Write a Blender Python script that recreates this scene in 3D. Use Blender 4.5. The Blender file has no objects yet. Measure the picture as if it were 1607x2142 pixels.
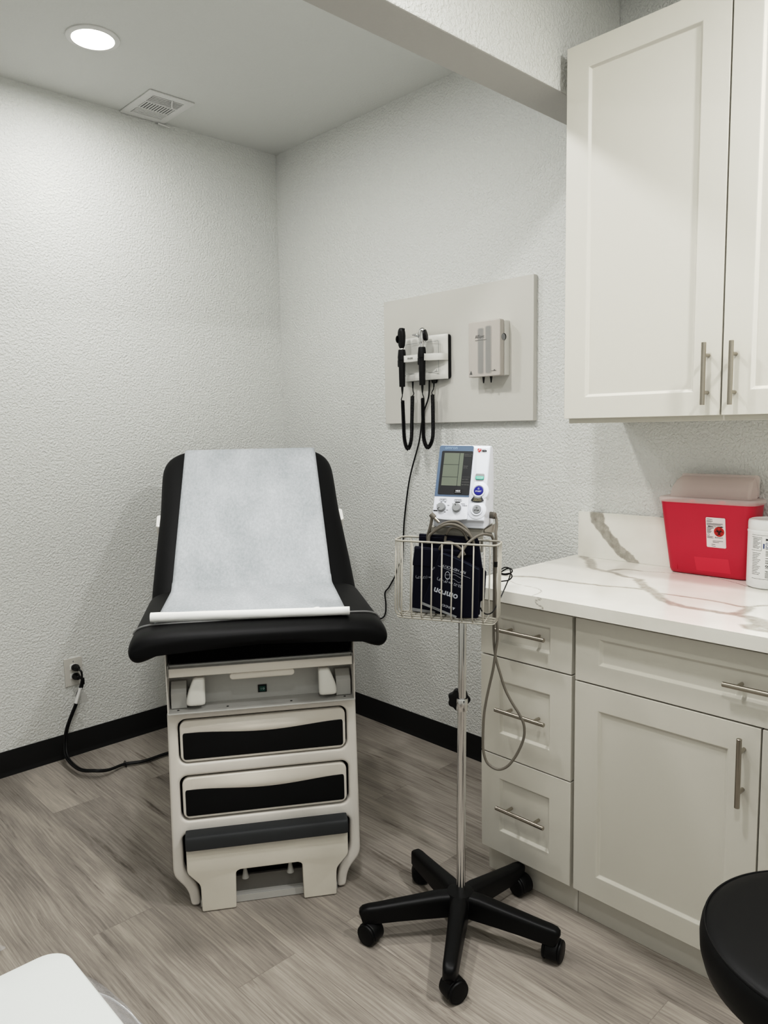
import bpy, bmesh, math, random
from math import sin, cos, pi, radians, atan2, hypot, sqrt
from mathutils import Vector, Matrix, noise
random.seed(4)
SC = bpy.context.scene
COL = SC.collection

# ------------------------------------------------------------------ materials
def lin(c):
    return tuple(((v/255)/12.92 if v/255 <= .04045 else ((v/255+.055)/1.055)**2.4) for v in c) + (1,)
class NT:
    def __init__(s, m): s.t = m.node_tree; s.n = s.t.nodes; s.l = s.t.links
    def new(s, typ, **kw):
        n = s.n.new(typ)
        for k, v in kw.items():
            if k in n.inputs: n.inputs[k].default_value = v
            else: setattr(n, k, v)
        return n
    def link(s, a, b): s.l.new(a, b)
MATS = {}
def mat(name, rgb, rough=.5, metal=0., spec=.5, bump=None, coat=0., emit=None, alpha=1., trans=0., sss=0.):
    if name in MATS: return MATS[name]
    m = bpy.data.materials.new(name); m.use_nodes = True
    t = NT(m); b = m.node_tree.nodes['Principled BSDF']
    b.inputs['Base Color'].default_value = lin(rgb); b.inputs['Roughness'].default_value = rough
    b.inputs['Metallic'].default_value = metal; b.inputs['Specular IOR Level'].default_value = spec
    b.inputs['Coat Weight'].default_value = coat; b.inputs['Alpha'].default_value = alpha
    b.inputs['Transmission Weight'].default_value = trans
    if emit: b.inputs['Emission Color'].default_value = lin(emit[0]); b.inputs['Emission Strength'].default_value = emit[1]
    # a little tonal and roughness variation keeps every surface procedural
    tc = t.new('ShaderNodeTexCoord')
    nz = t.new('ShaderNodeTexNoise', Scale=(bump[0] if bump else 40.), Detail=4.)
    t.link(tc.outputs['Object'], nz.inputs['Vector'])
    if bump:
        bp = t.new('ShaderNodeBump', Strength=bump[1], Distance=bump[2])
        t.link(nz.outputs['Fac'], bp.inputs['Height']); t.link(bp.outputs['Normal'], b.inputs['Normal'])
    mr = t.new('ShaderNodeMapRange'); mr.inputs['To Min'].default_value = max(0, rough-.03); mr.inputs['To Max'].default_value = min(1, rough+.03)
    t.link(nz.outputs['Fac'], mr.inputs['Value']); t.link(mr.outputs['Result'], b.inputs['Roughness'])
    MATS[name] = m
    return m

def wall_mat(name, rgb, strength=.8):
    m = bpy.data.materials.new(name); m.use_nodes = True; t = NT(m); b = t.n['Principled BSDF']
    b.inputs['Base Color'].default_value = lin(rgb); b.inputs['Roughness'].default_value = .55; b.inputs['Specular IOR Level'].default_value = .3
    tc = t.new('ShaderNodeTexCoord')
    n1 = t.new('ShaderNodeTexNoise', Scale=112., Detail=2.5, Roughness=.5, Distortion=.35)
    n2 = t.new('ShaderNodeTexNoise', Scale=260., Detail=2.)
    t.link(tc.outputs['Object'], n1.inputs['Vector']); t.link(tc.outputs['Object'], n2.inputs['Vector'])
    r = t.new('ShaderNodeValToRGB'); r.color_ramp.elements[0].position = .36; r.color_ramp.elements[1].position = .66
    t.link(n1.outputs['Fac'], r.inputs['Fac'])
    a = t.new('ShaderNodeMath', operation='MULTIPLY_ADD'); a.inputs[1].default_value = .25
    t.link(n2.outputs['Fac'], a.inputs[0]); t.link(r.outputs['Color'], a.inputs[2])
    bp = t.new('ShaderNodeBump', Strength=strength, Distance=.0026)
    t.link(a.outputs[0], bp.inputs['Height']); t.link(bp.outputs['Normal'], b.inputs['Normal'])
    return m

def floor_mat():
    m = bpy.data.materials.new('vinyl_plank'); m.use_nodes = True; t = NT(m); b = t.n['Principled BSDF']
    tc = t.new('ShaderNodeTexCoord'); sp = t.new('ShaderNodeSeparateXYZ'); t.link(tc.outputs['Object'], sp.inputs[0])
    cb = t.new('ShaderNodeCombineXYZ'); t.link(sp.outputs['Y'], cb.inputs['X']); t.link(sp.outputs['X'], cb.inputs['Y'])
    br = t.new('ShaderNodeTexBrick', offset=.37, offset_frequency=2)
    for k, v in {'Scale': 1., 'Mortar Size': .0011, 'Mortar Smooth': .3, 'Bias': 0., 'Brick Width': 1.22, 'Row Height': .178}.items(): br.inputs[k].default_value = v
    br.inputs['Color1'].default_value = (0, 0, 0, 1); br.inputs['Color2'].default_value = (1, 1, 1, 1); br.inputs['Mortar'].default_value = (.5, .5, .5, 1)
    t.link(cb.outputs[0], br.inputs['Vector'])
    # per plank offset of the grain
    off = t.new('ShaderNodeVectorMath', operation='MULTIPLY_ADD')
    t.link(br.outputs['Color'], off.inputs[0]); off.inputs[1].default_value = (7.3, 3.1, 0); t.link(cb.outputs[0], off.inputs[2])
    wv = t.new('ShaderNodeTexNoise', Scale=2.2, Detail=2.); t.link(off.outputs[0], wv.inputs['Vector'])
    ad = t.new('ShaderNodeVectorMath', operation='MULTIPLY_ADD'); t.link(wv.outputs['Color'], ad.inputs[0]); ad.inputs[1].default_value = (0, .026, 0); t.link(off.outputs[0], ad.inputs[2])
    def stretched(sx, sy, scale, detail, rough=.6):
        mp = t.new('ShaderNodeMapping'); mp.inputs['Scale'].default_value = (sx, sy, 1); t.link(ad.outputs[0], mp.inputs['Vector'])
        n = t.new('ShaderNodeTexNoise', Scale=scale, Detail=detail, Roughness=rough); t.link(mp.outputs[0], n.inputs['Vector']); return n
    g1 = stretched(1., 34., 4.2, 10., .72)     # fine grain
    g2 = stretched(1., 5.5, 1.5, 5., .6)     # broad bands
    g3 = stretched(1., 13., 1.35, 6., .7)       # dark streaks
    rp = t.new('ShaderNodeValToRGB'); e = rp.color_ramp.elements
    e[0].position = .31; e[0].color = lin((102, 96, 90)); e[1].position = .69; e[1].color = lin((196, 188, 178))
    mx = t.new('ShaderNodeMath', operation='MULTIPLY_ADD'); mx.inputs[1].default_value = .55
    s2 = t.new('ShaderNodeMath', operation='MULTIPLY'); s2.inputs[1].default_value = .45
    t.link(g2.outputs['Fac'], s2.inputs[0]); t.link(g1.outputs['Fac'], mx.inputs[0]); t.link(s2.outputs[0], mx.inputs[2])
    pv = t.new('ShaderNodeMath', operation='MULTIPLY_ADD'); pv.inputs[1].default_value = .085; t.link(br.outputs['Color'], pv.inputs[0])
    sb = t.new('ShaderNodeMath', operation='SUBTRACT'); sb.inputs[1].default_value = .04; t.link(mx.outputs[0], sb.inputs[0]); t.link(sb.outputs[0], pv.inputs[2])
    t.link(pv.outputs[0], rp.inputs['Fac'])
    dk = t.new('ShaderNodeValToRGB'); d = dk.color_ramp.elements; d[0].position = .30; d[0].color = (1, 1, 1, 1); d[1].position = .41; d[1].color = (0, 0, 0, 1)
    t.link(g3.outputs['Fac'], dk.inputs['Fac'])
    m1 = t.new('ShaderNodeMix', data_type='RGBA'); m1.blend_type = 'MULTIPLY'
    dm = t.new('ShaderNodeMath', operation='MULTIPLY'); dm.inputs[1].default_value = .75; t.link(dk.outputs['Color'], dm.inputs[0])
    t.link(dm.outputs[0], m1.inputs['Factor']); t.link(rp.outputs['Color'], m1.inputs['A']); m1.inputs['B'].default_value = lin((116, 106, 98))
    m2 = t.new('ShaderNodeMix', data_type='RGBA')
    mf = t.new('ShaderNodeMath', operation='MULTIPLY'); mf.inputs[1].default_value = .3; t.link(br.outputs['Fac'], mf.inputs[0])
    t.link(mf.outputs[0], m2.inputs['Factor']); t.link(m1.outputs['Result'], m2.inputs['A']); m2.inputs['B'].default_value = lin((84, 76, 68))
    t.link(m2.outputs['Result'], b.inputs['Base Color'])
    b.inputs['Roughness'].default_value = .5; b.inputs['Specular IOR Level'].default_value = .35
    bp = t.new('ShaderNodeBump', Strength=.12, Distance=.002); t.link(g1.outputs['Fac'], bp.inputs['Height']); t.link(bp.outputs['Normal'], b.inputs['Normal'])
    return m

def stone_mat():
    m = bpy.data.materials.new('veined_quartz'); m.use_nodes = True; t = NT(m); b = t.n['Principled BSDF']
    at = t.new('ShaderNodeAttribute', attribute_name='vein'); tc = t.new('ShaderNodeTexCoord')
    n = t.new('ShaderNodeTexNoise', Scale=38., Detail=6., Roughness=.65); t.link(tc.outputs['Object'], n.inputs['Vector'])
    vr = t.new('ShaderNodeValToRGB'); e = vr.color_ramp.elements
    e[0].position = .3; e[0].color = lin((158, 153, 144)); e[1].position = .7; e[1].color = lin((196, 192, 183)); t.link(n.outputs['Fac'], vr.inputs['Fac'])
    n2 = t.new('ShaderNodeTexNoise', Scale=5., Detail=3.); t.link(tc.outputs['Object'], n2.inputs['Vector'])
    br = t.new('ShaderNodeValToRGB'); f = br.color_ramp.elements
    f[0].position = .35; f[0].color = lin((231, 228, 220)); f[1].position = .65; f[1].color = lin((241, 239, 232)); t.link(n2.outputs['Fac'], br.inputs['Fac'])
    mx = t.new('ShaderNodeMix', data_type='RGBA'); t.link(at.outputs['Fac'], mx.inputs['Factor']); t.link(br.outputs['Color'], mx.inputs['A']); t.link(vr.outputs['Color'], mx.inputs['B'])
    t.link(mx.outputs['Result'], b.inputs['Base Color']); b.inputs['Roughness'].default_value = .2; b.inputs['Specular IOR Level'].default_value = .45
    return m

def paper_mat():
    m = mat('exam_paper', (236, 238, 240), .8, spec=.2); t = NT(m); b = t.n['Principled BSDF']
    tc = t.new('ShaderNodeTexCoord'); mp = t.new('ShaderNodeMapping'); mp.inputs['Scale'].default_value = (1, .45, .45); t.link(tc.outputs['Object'], mp.inputs[0])
    n = t.new('ShaderNodeTexNoise', Scale=130., Detail=6., Roughness=.75); t.link(mp.outputs[0], n.inputs['Vector'])
    n2 = t.new('ShaderNodeTexNoise', Scale=9., Detail=5.); t.link(mp.outputs[0], n2.inputs['Vector'])
    ad = t.new('ShaderNodeMath', operation='MULTIPLY_ADD'); ad.inputs[1].default_value = .55; s = t.new('ShaderNodeMath', operation='MULTIPLY'); s.inputs[1].default_value = .45
    t.link(n2.outputs['Fac'], s.inputs[0]); t.link(n.outputs['Fac'], ad.inputs[0]); t.link(s.outputs[0], ad.inputs[2])
    r = t.new('ShaderNodeValToRGB'); e = r.color_ramp.elements; e[0].position = .3; e[0].color = lin((160, 165, 168)); e[1].position = .7; e[1].color = lin((203, 206, 209))
    t.link(ad.outputs[0], r.inputs['Fac']); t.link(r.outputs['Color'], b.inputs['Base Color'])
    bp = t.new('ShaderNodeBump', Strength=.15, Distance=.002); t.link(ad.outputs[0], bp.inputs['Height']); t.link(bp.outputs['Normal'], b.inputs['Normal'])
    return m

M_wall = wall_mat('wall_paint', (228, 229, 226)); M_ceil = wall_mat('ceiling_paint', (224, 225, 222), .18); M_beamf = wall_mat('beam_face_paint', (228, 228, 224), .7)
M_floor = floor_mat(); M_stone = stone_mat(); M_paper = paper_mat()
M_roll = mat('paper_roll_white', (246, 246, 244), .75, spec=.2, bump=(60, .1, .002))
M_base = mat('black_rubber_base', (26, 26, 26), .55, spec=.4)
M_cab = mat('cabinet_paint', (222, 219, 210), .42, spec=.4)
M_cabin = mat('cabinet_box_paint', (212, 209, 200), .5)
M_nickel = mat('brushed_nickel', (176, 170, 160), .3, 1.)
M_chrome = mat('chrome', (226, 226, 226), .1, 1.)
M_vinyl = mat('black_vinyl', (12, 12, 13), .5, spec=.24, bump=(420, .06, .0006))
M_stoolv = mat('stool_black_vinyl', (17, 17, 18), .5, spec=.32, bump=(400, .08, .0006))
M_black = mat('black_plastic', (17, 17, 18), .45, spec=.4)
M_caster = mat('caster_black_nylon', (12, 12, 13), .42, spec=.33, bump=(500, .1, .0004))
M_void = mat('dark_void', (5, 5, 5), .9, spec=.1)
M_tbl = mat('table_shell_grey', (226, 222, 216), .38, spec=.45)
M_tbl2 = mat('table_metal_grey', (188, 187, 183), .45)
M_drawer = mat('table_drawer_ivory', (226, 221, 213), .3, spec=.5)
M_drwblk = mat('drawer_black_inlay', (18, 18, 19), .62, spec=.3)
M_step = mat('step_ivory', (220, 215, 205), .4)
M_pad = mat('step_pad_grey', (58, 60, 62), .62, bump=(300, .1, .0006))
M_knob = mat('glossy_white', (236, 235, 230), .18, spec=.5)
M_white = mat('white_plastic', (230, 230, 228), .4)
M_whitem = mat('monitor_white', (226, 229, 236), .35)
M_whitew = mat('instrument_white', (226, 225, 220), .35)
M_pip = mat('silver_piping', (140, 140, 140), .45)
M_hose = mat('grey_rubber_hose', (112, 107, 98), .5)
M_wire = mat('grey_coated_wire', (172, 168, 158), .4, spec=.5)
M_tray = mat('grey_tray_metal', (158, 155, 146), .45)
M_navy = mat('navy_nylon', (11, 13, 32), .6, spec=.25, bump=(700, .15, .0005))
M_print = mat('pale_print', (196, 200, 208), .6)
M_blue = mat('monitor_blue', (98, 116, 138), .35)
M_bezel = mat('monitor_bezel', (48, 49, 51), .3)
M_lcd = mat('lcd_green_grey', (118, 124, 113), .22)
M_lcdline = mat('lcd_line', (50, 56, 52), .4)
M_grey = mat('mid_grey_plastic', (150, 152, 153), .4)
M_startb = mat('start_button_blue', (38, 42, 140), .3)
M_teal = mat('teal_button', (96, 196, 170), .35)
M_ink = mat('black_ink', (35, 35, 37), .6)
M_inkg = mat('grey_ink', (110, 110, 108), .6)
M_redink = mat('red_ink', (196, 44, 36), .5)
M_whiteink = mat('white_ink', (222, 224, 226), .55)
M_bluink = mat('blue_grey_ink', (150, 172, 196), .5)
M_navyink = mat('navy_ink', (36, 58, 110), .5)
M_yelink = mat('cream_ink', (200, 190, 150), .5)
M_red = mat('red_sharps_plastic', (200, 46, 68), .38, spec=.45)
M_red2 = mat('red_sharps_panel', (216, 56, 76), .45)
M_clear = mat('frosted_pink_lid', (253, 238, 233), .35, alpha=.42)
M_frost = mat('frosted_cover', (198, 193, 187), .35)
M_frostd = mat('tip_tube_grey', (158, 157, 154), .45)  # even darker grey of the ear tip tubes
M_label = mat('label_white', (232, 222, 222), .5)
M_tabletop = mat('white_laminate', (212, 215, 212), .35)
M_bag = mat('clear_plastic_film', (205, 205, 208), .1, alpha=.3, spec=.6, bump=(25, .6, .01))
M_green = mat('green_rocker', (18, 74, 66), .3)
M_dimg = mat('vent_dark', (34, 34, 34), .8)
M_plate = mat('outlet_plate_white', (214, 212, 206), .35)
M_trans = mat('clear_tag', (215, 215, 212), .25, alpha=.5)
M_lamp = mat('lamp_diffuser', (255, 252, 246), .5, emit=((255, 250, 240), 14.))

# ------------------------------------------------------------------ object helpers
def tag(o, label=None, cat=None, group=None, kind=None):
    if label: o['label'] = label
    if cat: o['category'] = cat
    if group: o['group'] = group
    if kind: o['kind'] = kind
    return o
def thing(name, label, cat, M=None, group=None):
    o = bpy.data.objects.new(name, None); COL.objects.link(o); o.empty_display_size = .05
    if M is not None: o.matrix_world = M
    return tag(o, label, cat, group)
def link(name, me, m, parent=None, smooth=True, M=None, bevel=0., label=None, auto=35):
    if isinstance(me, bmesh.types.BMesh):
        b = me; me = bpy.data.meshes.new(name)
        bmesh.ops.recalc_face_normals(b, faces=b.faces[:]); b.to_mesh(me); b.free()
    me.name = name
    if M is not None: me.transform(M)
    o = bpy.data.objects.new(name, me); COL.objects.link(o)
    if parent is not None: o.parent = parent
    me.materials.clear()
    for mm in (m if isinstance(m, (list, tuple)) else [m]): me.materials.append(mm)
    if bevel:
        md = o.modifiers.new('bevel', 'BEVEL'); md.width = bevel; md.segments = 2; md.limit_method = 'ANGLE'; md.angle_limit = radians(40)
    if smooth:
        for p in me.polygons: p.use_smooth = True
        sharp_edges(me, auto)
    if label: o['label'] = label
    return o
def sharp_edges(me, ang):
    b = bmesh.new(); b.from_mesh(me); lim = radians(ang)
    for e in b.edges:
        if len(e.link_faces) == 2 and e.calc_face_angle(0) > lim: e.smooth = False
    b.to_mesh(me); b.free()
def struct(name, bm, m, **k):
    o = link(name, bm, m, **k); o['kind'] = 'structure'; return o
def box(bm, lo, hi):
    x0, y0, z0 = lo; x1, y1, z1 = hi
    v = [bm.verts.new(p) for p in [(x0,y0,z0),(x1,y0,z0),(x1,y1,z0),(x0,y1,z0),(x0,y0,z1),(x1,y0,z1),(x1,y1,z1),(x0,y1,z1)]]
    for f in [(0,3,2,1),(4,5,6,7),(0,1,5,4),(1,2,6,5),(2,3,7,6),(3,0,4,7)]: bm.faces.new([v[i] for i in f])
    return bm
def B(*bs):
    bm = bmesh.new()
    for lo, hi in bs: box(bm, lo, hi)
    return bm
def catmull(pts, n=8, closed=False):
    P = [Vector(p) for p in pts]; out = []; m = len(P)
    for i in range(m if closed else m-1):
        p0 = P[(i-1) % m] if closed or i > 0 else P[0]*2-P[1]
        p1 = P[i]; p2 = P[(i+1) % m]; p3 = P[(i+2) % m] if closed or i+2 < m else P[-1]*2-P[-2]
        for k in range(n):
            t = k/n; out.append(.5*((2*p1)+(p2-p0)*t+(2*p0-5*p1+4*p2-p3)*t*t+(3*p1-p0-3*p2+p3)*t**3))
    if not closed: out.append(P[-1])
    return out
def sweep(bm, path, prof, closed=False, scale=None, up=None, cap=True):
    """prof: list of 2-D points; moved along path with a parallel-transport frame"""
    P = [Vector(p) for p in path]; n = len(P); rings = []
    T = []
    for i in range(n):
        a = P[(i-1) % n] if (closed or i > 0) else P[i]; b = P[(i+1) % n] if (closed or i < n-1) else P[i]
        T.append((b-a).normalized())
    u = Vector(up) if up else Vector((0, 0, 1))
    if abs(T[0].dot(u)) > .95: u = Vector((1, 0, 0)) if abs(T[0].x) < .9 else Vector((0, 1, 0))
    N = (u - T[0]*u.dot(T[0])).normalized()
    for i in range(n):
        N = (N - T[i]*N.dot(T[i])).normalized() if (up is None) else ((Vector(up)-T[i]*Vector(up).dot(T[i])).normalized())
        Bn = T[i].cross(N); s = scale[i] if scale else 1.
        rings.append([bm.verts.new(P[i]+(N*q[1]+Bn*q[0])*s) for q in prof])
    k = len(prof)
    for i in range(n if closed else n-1):
        a, b = rings[i], rings[(i+1) % n]
        for j in range(k): bm.faces.new([a[j], a[(j+1) % k], b[(j+1) % k], b[j]])
    if cap and not closed:
        bm.faces.new(rings[0][::-1]); bm.faces.new(rings[-1])
    return bm
def circ(r, n=10, sx=1., sy=1.): return [(r*sx*cos(2*pi*i/n), r*sy*sin(2*pi*i/n)) for i in range(n)]
def tube(pts, r, n=8, seg=10, smooth=True, closed=False, bm=None):
    return sweep(bm or bmesh.new(), catmull(pts, n, closed) if smooth else pts, circ(r, seg), closed)
def lathe(prof, seg=32, M=None, bm=None, arc=None):
    bm = bm or bmesh.new(); rings = []
    for r, z in prof:
        if r < 1e-6: rings.append([bm.verts.new((0, 0, z))])
        else: rings.append([bm.verts.new((r*cos(2*pi*i/seg), r*sin(2*pi*i/seg), z)) for i in range(seg)])
    new = [v for rg in rings for v in rg]
    for a, b in zip(rings, rings[1:]):
        if len(a) == 1 and len(b) == 1: continue
        for i in range(seg):
            j = (i+1) % seg
            if len(a) == 1: bm.faces.new([a[0], b[i], b[j]])
            elif len(b) == 1: bm.faces.new([a[i], a[j], b[0]])
            else: bm.faces.new([a[i], a[j], b[j], b[i]])
    if len(rings[0]) > 1: bm.faces.new(rings[0][::-1])
    if len(rings[-1]) > 1: bm.faces.new(rings[-1])
    if M is not None: bmesh.ops.transform(bm, matrix=M, verts=new)
    return bm
def axis_m(p, d):
    d = Vector(d).normalized(); return Matrix.Translation(Vector(p)) @ d.to_track_quat('Z', 'Y').to_matrix().to_4x4()
def rod(p, q, r, seg=14, bm=None, ch=.0):
    p, q = Vector(p), Vector(q); L = (q-p).length
    pr = [(r, 0), (r, L)] if not ch else [(r-ch, 0), (r, ch), (r, L-ch), (r-ch, L)]
    return lathe(pr, seg, axis_m(p, q-p), bm)
def plate(outline, holes=(), depth=.01, bev=0., M=None, bres=2):
    """outline with holes in XY, solid from z=0 to z=depth"""
    cu = bpy.data.curves.new('tmp', 'CURVE'); cu.dimensions = '2D'; cu.fill_mode = 'BOTH'
    for pts in [outline]+list(holes):
        s = cu.splines.new('POLY'); s.points.add(len(pts)-1); s.use_cyclic_u = True
        for i, p in enumerate(pts): s.points[i].co = (p[0], p[1], 0, 1)
    cu.extrude = depth/2-bev; cu.bevel_depth = bev; cu.bevel_resolution = bres; cu.offset = -bev
    ob = bpy.data.objects.new('tmp', cu); COL.objects.link(ob)
    me = bpy.data.meshes.new_from_object(ob.evaluated_get(bpy.context.evaluated_depsgraph_get()))
    bpy.data.objects.remove(ob); bpy.data.curves.remove(cu)
    me.transform(Matrix.Translation((0, 0, depth/2)))
    b = bmesh.new(); b.from_mesh(me); bmesh.ops.remove_doubles(b, verts=b.verts[:], dist=1e-5); b.to_mesh(me); b.free()
    if M is not None: me.transform(M)
    return me
def rrect(x0, y0, x1, y1, r, n=6):
    o = []
    for cx, cy, a in [(x1-r, y1-r, 0), (x0+r, y1-r, 90), (x0+r, y0+r, 180), (x1-r, y0+r, 270)]:
        for i in range(n+1): t = radians(a+90*i/n); o.append((cx+r*cos(t), cy+r*sin(t)))
    return o
def rounded(pts, rad, n=5):
    out = []; m = len(pts); rad = rad if hasattr(rad, '__len__') else [rad]*m
    for i in range(m):
        p0, p, p2 = Vector(pts[i-1]), Vector(pts[i]), Vector(pts[(i+1) % m]); r = rad[i]
        if r <= 0: out.append(tuple(p)); continue
        a = p+(p0-p).normalized()*min(r, (p0-p).length*.49); b = p+(p2-p).normalized()*min(r, (p2-p).length*.49)
        for k in range(n+1):
            t = k/n; out.append(tuple(a*(1-t)**2+p*2*t*(1-t)+b*t*t))
    return out
def text_mesh(s, size, depth=.0004, align='CENTER', M=None, sx=1., bold=0.):
    cu = bpy.data.curves.new('tmp', 'FONT'); cu.body = s; cu.size = size; cu.align_x = align; cu.align_y = 'CENTER'; cu.extrude = depth/2; cu.offset = bold; cu.resolution_u = 3
    ob = bpy.data.objects.new('tmp', cu); COL.objects.link(ob)
    me = bpy.data.meshes.new_from_object(ob.evaluated_get(bpy.context.evaluated_depsgraph_get()))
    bpy.data.objects.remove(ob); bpy.data.curves.remove(cu)
    me.transform(Matrix.Diagonal((sx, 1, 1, 1)))
    if M is not None: me.transform(M)
    return me
def join_meshes(mes):
    b = bmesh.new()
    for me in mes: b.from_mesh(me)
    return b
def basis(o, x, y, z=None):
    x = Vector(x).normalized(); y = Vector(y).normalized(); z = Vector(z).normalized() if z is not None else x.cross(y)
    m = Matrix((x, y, z)).transposed().to_4x4(); m.translation = Vector(o); return m
def on(F, u, w, d=0.): return F @ Matrix.Translation((u, w, d))
def copy_tree(o, parent=None):
    c = o.copy(); COL.objects.link(c)
    if parent is not None: c.parent = parent
    for ch in list(o.children): copy_tree(ch, c)
    return c

# ------------------------------------------------------------------ setting
H = 2.733
XL, YF = -3.05, -4.0
YB0, YB1, ZB = -1.742, -1.872, 2.35
struct('floor', B(((XL-.1, YF-.1, -.06), (.1, .1, 0))), M_floor, smooth=False)
struct('wall_back', B(((XL-.1, 0, -.06), (.1, .1, H+.1))), M_wall, smooth=False)
struct('wall_right', B(((0, YF-.1, -.06), (.1, 0, H+.1))), M_wall, smooth=False)
struct('wall_left', B(((XL-.1, YF-.1, -.06), (XL, 0, H+.1))), M_wall, smooth=False)
struct('wall_front', B(((XL, YF-.1, -.06), (0, YF, H+.1))), M_wall, smooth=False)
struct('ceiling', B(((XL, YF, H), (0, 0, H+.1))), M_ceil, smooth=False)
hdr = struct('wall_header', B(((XL, YB1, ZB), (0, YB0, H))), [M_beamf, wall_mat('beam_underside_shaded', (196, 194, 190), .12)], smooth=False, bevel=.004)  # same paint all over the beam; underside colour darkened to carry its shade
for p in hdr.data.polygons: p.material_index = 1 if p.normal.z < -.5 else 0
def baseboard(name, a, b, inward):
    prof = [(0, 0), (.011, 0), (.0105, .0025), (.006, .012), (.0042, .022), (.004, .1), (.0025, .103), (0, .103)]
    bm = bmesh.new(); R = []
    for p in (a, b): R.append([bm.verts.new(Vector(p)+Vector(inward)*q[0]+Vector((0, 0, q[1]))) for q in prof])
    for j in range(len(prof)):
        k = (j+1) % len(prof); bm.faces.new([R[0][j], R[0][k], R[1][k], R[1][j]])
    bm.faces.new(R[0]); bm.faces.new(R[1][::-1])
    return struct(name, bm, M_base)
baseboard('baseboard_back', (XL, 0, 0), (0, 0, 0), (0, -1, 0))
baseboard('baseboard_right', (0, -.005, 0), (0, -1.785, 0), (-1, 0, 0))

# recessed downlight seen on the alcove ceiling, the matching ones stand outside the frame
def downlight(x, y, label, grp=None):
    t = thing('recessed_downlight', label, 'ceiling light', Matrix.Translation((x, y, H)), grp)
    ring = lathe([(.070, -.0015), (.071, -.007), (.078, -.008), (.0885, -.004), (.089, -.0003), (.070, -.0003)], 48)
    link('trim_ring', ring, M_white, t)
    link('diffuser', lathe([(0, -.004), (.04, -.0042), (.0705, -.0015), (.0705, -.0004), (0, -.0004)], 48), M_lamp, t)
    return t
downlight(-1.135, -.512, 'round lit recessed downlight in white ceiling above the exam table')

def lamp(x, y, e, z=H-.02, r=.14, col=(1, .992, .985), spread=180):
    l = bpy.data.lights.new('downlight_lamp', 'AREA'); l.shape = 'DISK'; l.size = r; l.energy = e; l.color = col; l.spread = radians(spread)
    o = bpy.data.objects.new('downlight_lamp', l); COL.objects.link(o); o.location = (x, y, z); return o
lamp(-1.135, -.512, 6.2)
lamp(-1.2, -1.3, 12)
lamp(-.72, -3.3, 22)
lamp(-1.6, -2.28, 13)
lamp(-2.3, -3.1, 9)

# ceiling vent
V = thing('ceiling_vent', 'white metal air register with louvers in the ceiling by the wall', 'vent', Matrix.Translation((-.707, -.141, H)))
link('frame', plate(rrect(-.1, -.137, .1, .137, .004), [rrect(-.068, -.105, .068, .105, .002)], .007, .002, Matrix.Translation((0, 0, -.0072))), M_white, V)
link('backing', B(((-.075, -.112, -.0012), (.075, .112, -.0004))), M_dimg, V, smooth=False)
for i in range(5): link('slat', B(((-.066, -.1-.0+i*.0125, -.0075), (.066, -.1+.0045+i*.0125, -.003))), M_white, V, smooth=False)
for i in range(11):
    x = -.066+i*.0123; link('slat', B(((x, -.03, -.0068), (x+.0062, .036, -.0035))), M_white, V, smooth=False)
for i in range(5): link('slat', B(((-.066, .048+i*.0115, -.0075), (.066, .0555+i*.0115, -.003))), M_white, V, smooth=False)
for y in (-.036, .040): link('divider', B(((-.07, y-.004, -.0072), (.07, y+.004, -.0015))), M_white, V, smooth=False)
link('lever', tube([(.012, -.11, -.007), (.016, -.098, -.012), (.028, -.075, -.018), (.034, -.066, -.016)], .0032, 6, 8), M_white, V)
link('damper_rod', tube([(.07, .128, -.012), (.125, .132, -.014)], .004, 2, 8, False), M_white, V)

# ------------------------------------------------------------------ wall outlet and cords
O = thing('wall_outlet', 'white duplex outlet plate low on the back wall with two black plugs', 'outlet', Matrix.Translation((-1.15, 0, .367)))
link('cover_plate', plate(rrect(-.038, -.061, .038, .061, .003), [], .006, .0022, basis((0, -.0002, 0), (1, 0, 0), (0, 0, 1), (0, -1, 0))), M_plate, O)
for dz in (.0195, -.0195):
    link('socket', plate(rounded([(-.0165, -.01), (.0165, -.01), (.0165, .01), (.009, .0145), (-.009, .0145), (-.0165, .01)], .003), [], .0025, .0006, basis((0, -.006, dz), (1, 0, 0), (0, 0, 1), (0, -1, 0))), M_white, O)
link('screw', lathe([(.003, 0), (.0025, .001), (0, .0012)], 12, axis_m((0, -.0062, .045), (0, -1, 0))), M_grey, O)
def plug_cord(name, label, z0, path, r=.0042):
    t = thing(name, label, 'power cord', Matrix.Translation((-1.146, -.009, z0)))
    W = Vector((-1.146, -.009, z0))
    pr = [(.0, .0), (.0145, .0), (.0155, .004), (.0155, .012), (.0135, .018), (.0115, .022), (.0115, .03), (.008, .036), (.006, .038), (0, .038)]
    link('plug', lathe(pr, 20, Matrix.Rotation(radians(90), 4, 'X') @ Matrix.Diagonal((1.05, .95, 1, 1))), M_black, t)
    link('cord', tube([Vector(p)-W for p in path], r, 8, 10), M_black, t)
    return t, W
tail = [(-1.157, -.05, .285), (-1.171, -.052, .24), (-1.19, -.055, .205), (-1.217, -.06, .15), (-1.232, -.068, .092), (-1.243, -.11, .045), (-1.238, -.225, .03), (-1.2, -.29, .032), (-1.15, -.3, .022), (-1.07, -.275, .012), (-1.0, -.3, .0095), (-.9, -.3, .0095), (-.84, -.31, .0095), (-.80, -.34, .0095)]
d = Vector((.0088, .001, 0))
c1, W1 = plug_cord('power_cord', 'black power cord with white tag, plugged in upper outlet socket', .3865, [(-1.146, -.046, .3865), (-1.139, -.06, .375), (-1.138, -.058, .345), (-1.146, -.055, .312)] + [tuple(Vector(p)) for p in tail])
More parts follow.
